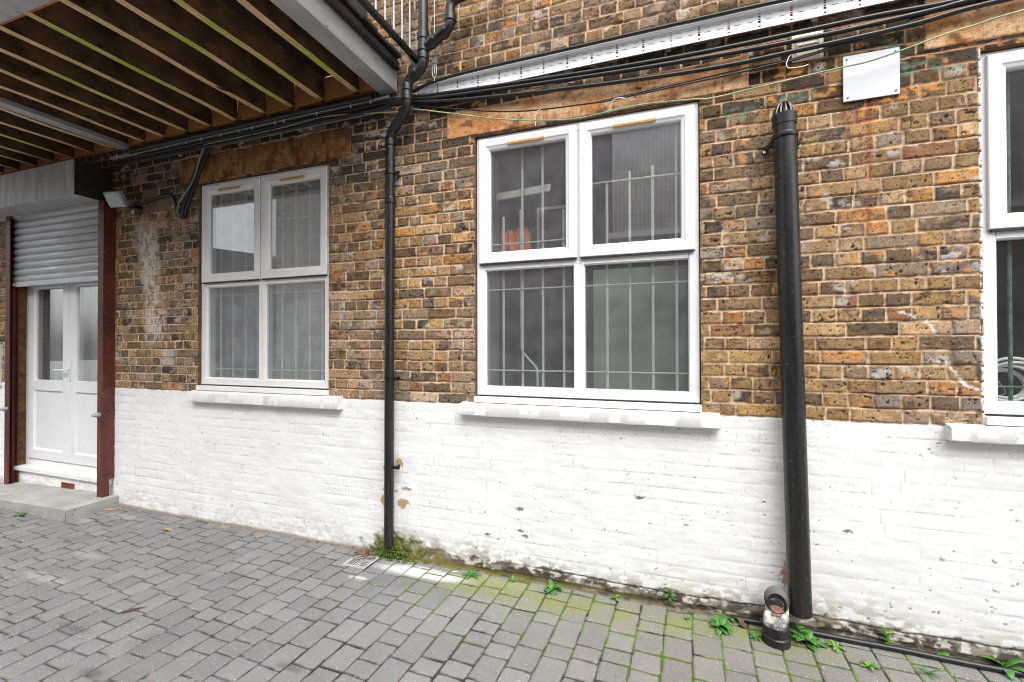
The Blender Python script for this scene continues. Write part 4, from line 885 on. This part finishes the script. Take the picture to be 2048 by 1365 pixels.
    z = -.007*(1-m) + .0022*(q[:,2]-.5) + .003*(q[:,3]-.5)*((dl-dr)/(dl+dr)) + .0012*(fbm(x*60,y*60,341,3)-.5) - .003*ss(.009,0,d)*m
    z = z + lip*(.004+.010*fbm(x*20,y*26,343,4)) + .004*mossy*(1-m) + .006*ledge
    hole = (x > -2.222) & (x < -2.018) & (y > -.248) & (y < -.052)
    col = np.concatenate([np.clip(c,.004,.8), (m*(1-lip))[:,None]], 1)
    return col.reshape(*shp,4), z.reshape(shp)
gx = axis([(-8.2,-2.8,.0095),(-2.8,.0,.007),(.0,2.6,.0055)], [-2.22,-2.02]); gy = axis([(-2.6,-1.3,.0095),(-1.3,-.6,.007),(-.6,.03,.0055)], [-.246,-.054])
X, Y = np.meshgrid(gx, gy); col, z = paving_cols(X, Y)
XC, YC = np.meshgrid((gx[:-1]+gx[1:])/2, (gy[:-1]+gy[1:])/2); keep = ~((XC > -2.22) & (XC < -2.02) & (YC > -.246) & (YC < -.054))
pav = grid_mesh('paving', np.stack([X,Y,z],-1), col, keep, MAT['paver'], None); tag(pav, kind='structure')
gm, gt, gb3, _ = nt('plain_block_paving'); bt = N(gt,'ShaderNodeTexBrick'); tc = N(gt,'ShaderNodeTexCoord'); mp = N(gt,'ShaderNodeMapping'); mp.inputs['Rotation'].default_value = (0,0,R(90))
bt.inputs['Scale'].default_value = 1; bt.inputs['Brick Width'].default_value = .16; bt.inputs['Row Height'].default_value = .1405; bt.inputs['Mortar Size'].default_value = .003
bt.inputs['Color1'].default_value = (.23,.23,.23,1); bt.inputs['Color2'].default_value = (.19,.19,.19,1); bt.inputs['Mortar'].default_value = (.06,.06,.055,1)
gt.links.new(tc.outputs['Object'], mp.inputs[0]); gt.links.new(mp.outputs[0], bt.inputs[0]); gt.links.new(bt.outputs[0], gb3.inputs['Base Color']); gb3.inputs['Roughness'].default_value = .85
g = M(); g.add([(-60,-60,-.012),(60,-60,-.012),(60,.25,-.012),(-60,.25,-.012),(-8.19,-2.59,-.012),(2.59,-2.59,-.012),(2.59,.02,-.012),(-8.19,.02,-.012)], [(0,1,5,4),(1,2,6,5),(2,3,7,6),(3,0,4,7)]); tag(g.build('ground', gm, None), kind='structure')

# drain grate
dg = thing('drain_grate', (-2.12,-.15,0), 'square grey plastic drain grate in the paving left of the downpipe foot', 'drain')
m = M(); N_ = 18; s = .196/N_; x0, y0 = -2.218, -.248; v = []; f = []
def slot(i, j):
    if i < 2 or j < 2 or i >= N_-2 or j >= N_-2: return False
    u, w_ = i-N_/2+.5, j-N_/2+.5
    if abs(u) < 1.2 and abs(w_) < 1.2: return False
    if (u > 0) == (w_ > 0): return (i % 2 == 1) and j % 10 not in (0,)
    return (j % 2 == 1) and i % 10 not in (0,)
for j in range(N_+1):
    for i in range(N_+1): v.append((x0+i*s, y0+j*s, .002))
for j in range(N_):
    for i in range(N_):
        if not slot(i, j): f.append((j*(N_+1)+i, j*(N_+1)+i+1, (j+1)*(N_+1)+i+1, (j+1)*(N_+1)+i))
o = M().add(v, f).build('grid', MAT['grate'], dg); md = o.modifiers.new('solid','SOLIDIFY'); md.thickness = .003
pb = M(); pb.box(-2.222,-2.018,-.25,-.05,-.2,-.012); pb.f = [q for k, q in enumerate(pb.f) if k != 1]; pb.build('pit', MAT['pit'], dg)

# hose along the wall foot
o = M().tube(smooth_path([(.30,-.030,.012),(.36,-.045,.016),(.62,-.05,.017),(.85,-.055,.016),(1.08,-.058,.016),(1.3,-.070,.016),(1.55,-.075,.016),(2.2,-.09,.016),(3.0,-.1,.016)]), .0135, 12).build('hose', MAT['cable'], None, smooth=True)
tag(o, 'black hose lying along the foot of the wall at lower right', 'hose')

# ------------------------------------------------------------------ weeds
def leaf(m, base, yawl, L, Wd, lift, curl, tooth=0):
    d = Vector((math.cos(yawl), math.sin(yawl), 0)); sd_ = Vector((-math.sin(yawl), math.cos(yawl), 0)); rows = []; n = 7
    p = Vector(base); ang = lift
    for i in range(n+1):
        q = i/n; wd = Wd*(math.sin(math.pi*min(q*.86+.1,1))**.8)*(1 if not tooth or i % 2 else .62); wd = max(wd, .0012)
        up = Vector((0,0,1)); rows.append([p - sd_*wd*.5 + up*wd*.16, p, p + sd_*wd*.5 + up*wd*.16])
        p = p + (d*math.cos(ang)+up*math.sin(ang))*L/n; ang -= curl/n
        if p.z < .004: p.z = .004
    v = [a for r_ in rows for a in r_]; f = []
    for i in range(n):
        for k in range(2): f.append((i*3+k, i*3+k+1, i*3+k+4, i*3+k+3))
    m.add(v, f)
def weed(x, y, size, n, label, seed, mat='leaf', tall=False, tooth=0, wide=.36):
    rw = random.Random(seed); m = M(); z0 = .004
    if tall:
        m.tube([(x,y,0),(x+.004,y-.004,size*.5),(x+.008,y-.002,size*.95)], [.0025,.002,.0012], 6)
        for k in range(n):
            h_ = size*(.15+.8*k/n); leaf(m, (x+.006*h_/size,y,h_), rw.uniform(0,6.28), size*rw.uniform(.3,.5), size*wide*.5, rw.uniform(.2,.9), 1.2, tooth)
    else:
        for k in range(n):
            a = k*2.4+rw.uniform(-.3,.3); leaf(m, (x,y,z0), a, size*rw.uniform(.65,1.05), size*wide*rw.uniform(.85,1.1), rw.uniform(.25,1.05), rw.uniform(.8,1.6), tooth)
    o = m.build('weed', MAT[mat], None, smooth=True, autosmooth=80); md = o.modifiers.new('solid','SOLIDIFY'); md.thickness = .0006
    return tag(o, label, 'weed', 'weeds along the foot of the wall')
weed(.645,-.125,.095,13,'large leafy green weed between the drain shoe and the vent pipe foot',1, wide=.42)
weed(.628,-.10,.09,4,'upright broad leaf shoot rising behind the large weed at the vent pipe foot',2, tall=True, wide=.9)
weed(.235,-.145,.085,12,'broad rosette weed left of the drain shoe',3, wide=.42)
weed(-.035,-.035,.115,13,'ragged toothed weed sprawling at the wall foot below the middle window sill',4, tooth=1, wide=.3, tall=True)
weed(-.725,-.085,.085,9,'neat rosette weed on the paving edge below the middle window',5, wide=.4)
weed(-1.282,-.085,.075,7,'narrow-leaved weed nearest the downpipe',6, wide=.26)
weed(-.342,-.045,.05,6,'small bright weed at the wall foot between rosette and ragged weed',7,'leaf_lime', wide=.4)
weed(1.02,-.035,.10,11,'lacy weed standing upright over the black hose',8,'leaf_lime', tall=True, tooth=1, wide=.5)
weed(1.475,-.035,.12,6,'long glossy-leaved weed at the right picture edge',9, wide=.32)
weed(.772,-.125,.055,8,'low weed in a paving joint just right of the vent pipe foot',10,'leaf_lime', wide=.35)
weed(1.245,-.035,.045,4,'two-leaved seedling behind the hose towards the right edge',11, wide=.6)
weed(.875,-.235,.05,7,'tiny weed in a paving joint at the bottom edge, below the hose',12,'leaf_lime', wide=.4)
weed(1.12,-.20,.06,7,'thin grassy weed in the paving at the lower right corner',13, wide=.16)
weed(.07,-.125,.032,5,'tiny bright weed between the paving blocks left of the broad rosette',14,'leaf_lime', wide=.4)
weed(.40,-.175,.04,9,'flat mat of tiny weed leaves left of the drain shoe base',15, wide=.4)
weed(-5.62,-.47,.07,8,'small weed at the front foot of the concrete step',16, wide=.3)
weed(-1.005,-.055,.035,7,'tiny clover-like weed by the wall between narrow-leaved weed and rosette',17,'leaf_lime', wide=.5)
weed(.30,-.055,.04,6,'small weed at the wall foot behind the broad rosette',18, wide=.45)
# moss cushions under the downpipe
rw = random.Random(5); m = M()
for k in range(520):
    x = rw.gauss(-1.93,.12); yy = -abs(rw.gauss(0,.035))-.004; zz = max(0, (.095*math.exp(-((x+1.94)/.16)**2)-.8*abs(yy))*rw.random()); r_ = rw.uniform(.004,.011)
    if x < -2.16 or x > -1.55: continue
    m.rings([ell((x,yy,zz+r_*h_), X_, Y_, r_*q, r_*q, 6) for h_, q in ((-.6,.6),(0,1),(.6,.75),(.95,.25))])
tag(m.build('moss', MAT['moss'], None, smooth=True, autosmooth=80), kind='stuff', label='green moss heaped at the foot of the downpipe', cat='moss')
# litter
m = M()
for k in range(80):
    if k < 46: x, yy = rw.gauss(-2.18,.045), -.05+rw.gauss(0,.035)
    elif k < 64: x, yy = rw.uniform(-2.24,-2.04), rw.uniform(-.2,-.02)
    else: x, yy = rw.uniform(-2.75,-2.1), rw.uniform(-.03,-.008)
    a = rw.uniform(0,6.28); leaf(m, (x,yy,.006+rw.random()*.006), a, rw.uniform(.015,.032), rw.uniform(.008,.016), rw.uniform(-.1,.5), rw.uniform(-.5,1.5))
o = m.build('leaf_litter', MAT['dry'], None); md = o.modifiers.new('solid','SOLIDIFY'); md.thickness = .0006
tag(o, 'dry brown leaf litter caught round the drain grate', 'leaf litter', kind='stuff')
def splinter(x, y, L_, a, wd, mat, label):
    m = M(); d = Vector((math.cos(a),math.sin(a),0)); n = Vector((-d.y,d.x,0)); c = Vector((x,y,.005)); rings = []
    for q, ww in ((-.5,.6),(-.4,1),(-.1,.9),(.2,.45),(.5,.08)):
        p = c+d*L_*q; rings.append([p-n*wd*ww*.5, p+n*wd*ww*.5, p+n*wd*ww*.3+Vector((0,0,.008*ww)), p-n*wd*ww*.3+Vector((0,0,.009*ww))])
    return tag(m.rings(rings).build('wood_splinter', MAT[mat], None), label, 'wood splinter', 'wood splinters on the paving')
splinter(-2.98,-1.10,.12,.95,.018,'wood_dark','dark charred wood splinter on the open paving at lower left')
splinter(-3.97,-.245,.15,-.05,.022,'wood_chip','long pale wood splinter on the paving under the left-hand window')
splinter(-3.60,-.055,.055,.6,.018,'wood_chip','short pale wood splinter at the white wall foot under the left-hand window')
splinter(-3.17,-.10,.06,.5,.016,'wood_chip','pale wood splinter nearest the drain grate')
splinter(-3.14,-.125,.05,-.5,.016,'wood_chip','tiny pale wood splinter lying across its longer neighbour near the drain')
splinter(-5.0,-.10,.12,.35,.05,'wood_chip','crumpled tan wood scrap in the corner beside the concrete step')
m = M(); leaf(m, (.352,-.085,.006), 2.0, .055, .03, .9, 1.4); leaf(m, (.365,-.105,.006), 2.6, .045, .026, .6, 1.2)
o = m.build('dry_leaf', MAT['dry'], None, smooth=True, autosmooth=80); md = o.modifiers.new('solid','SOLIDIFY'); md.thickness = .0007; tag(o, 'curled red-brown dry leaf beside the drain shoe', 'leaf')
m = M(); m.cyl((-1.42,-.09,.007),(-1.385,-.075,.007),.004,10); tag(m.build('cigarette_butt', MAT['panel'], None, smooth=True), 'white cigarette butt on the paving right of the downpipe', 'cigarette butt')

# ------------------------------------------------------------------ building across the yard (mirrored in the glass)
wh = thing('warehouse', (0,-9.3,0), 'tall grey brick warehouse with pale corrugated cladding across the yard, mirrored in the windows', 'building')
m = M(); m.box(-6,9,-9.6,-9.3,-.03,4.4); m.box(-6,-1.5,-9.6,-9.3,4.4,7.6); m.build('wall', MAT['far_brick'], wh)
m = M(); m.box(-13.2,-6,-9.62,-9.28,-.03,7.2); m.build('bounce_wall', MAT['render'], wh)  # unseen wall section, mirrored at left, made pale to bounce light
v = []; f = []; n = 808
for i in range(n+1):
    x = -1.5+10.5*i/n; yy = -9.28+.028*math.sin(i*2*math.pi/8); v += [(x,yy,4.5),(x,yy,8.2)]
for i in range(n): f.append((2*i,2*i+2,2*i+3,2*i+1))
o = M().add(v, f).build('cladding', MAT['corr'], wh, smooth=True); md = o.modifiers.new('solid','SOLIDIFY'); md.thickness = .01
m = M(); m.box(-1.6,9,-9.35,-9.18,4.36,4.5); m.build('gutter', MAT['corr'], wh)
m = M(); m.ringprof(-3.6,-2.6,4.1,5.4, [(0,-9.3),(0,-9.26),(.08,-9.26),(.08,-9.3)]); m.build('window_frame', MAT['pvc'], wh)
an = M(); an.add([(-20,-9.25,-.03),(-13.3,-9.25,-.03),(-13.3,-9.25,4.7),(-20,-9.25,5.85),(-20,-13,-.03),(-13.3,-13,-.03),(-13.3,-13,4.7),(-20,-13,5.85)], [(0,1,2,3),(4,7,6,5),(0,3,7,4),(1,5,6,2),(3,2,6,7),(0,4,5,1)])
tag(an.build('annex', MAT['far_brick'], None), 'low annex with sloping roof beside the warehouse, mirrored in the left-hand window', 'building')
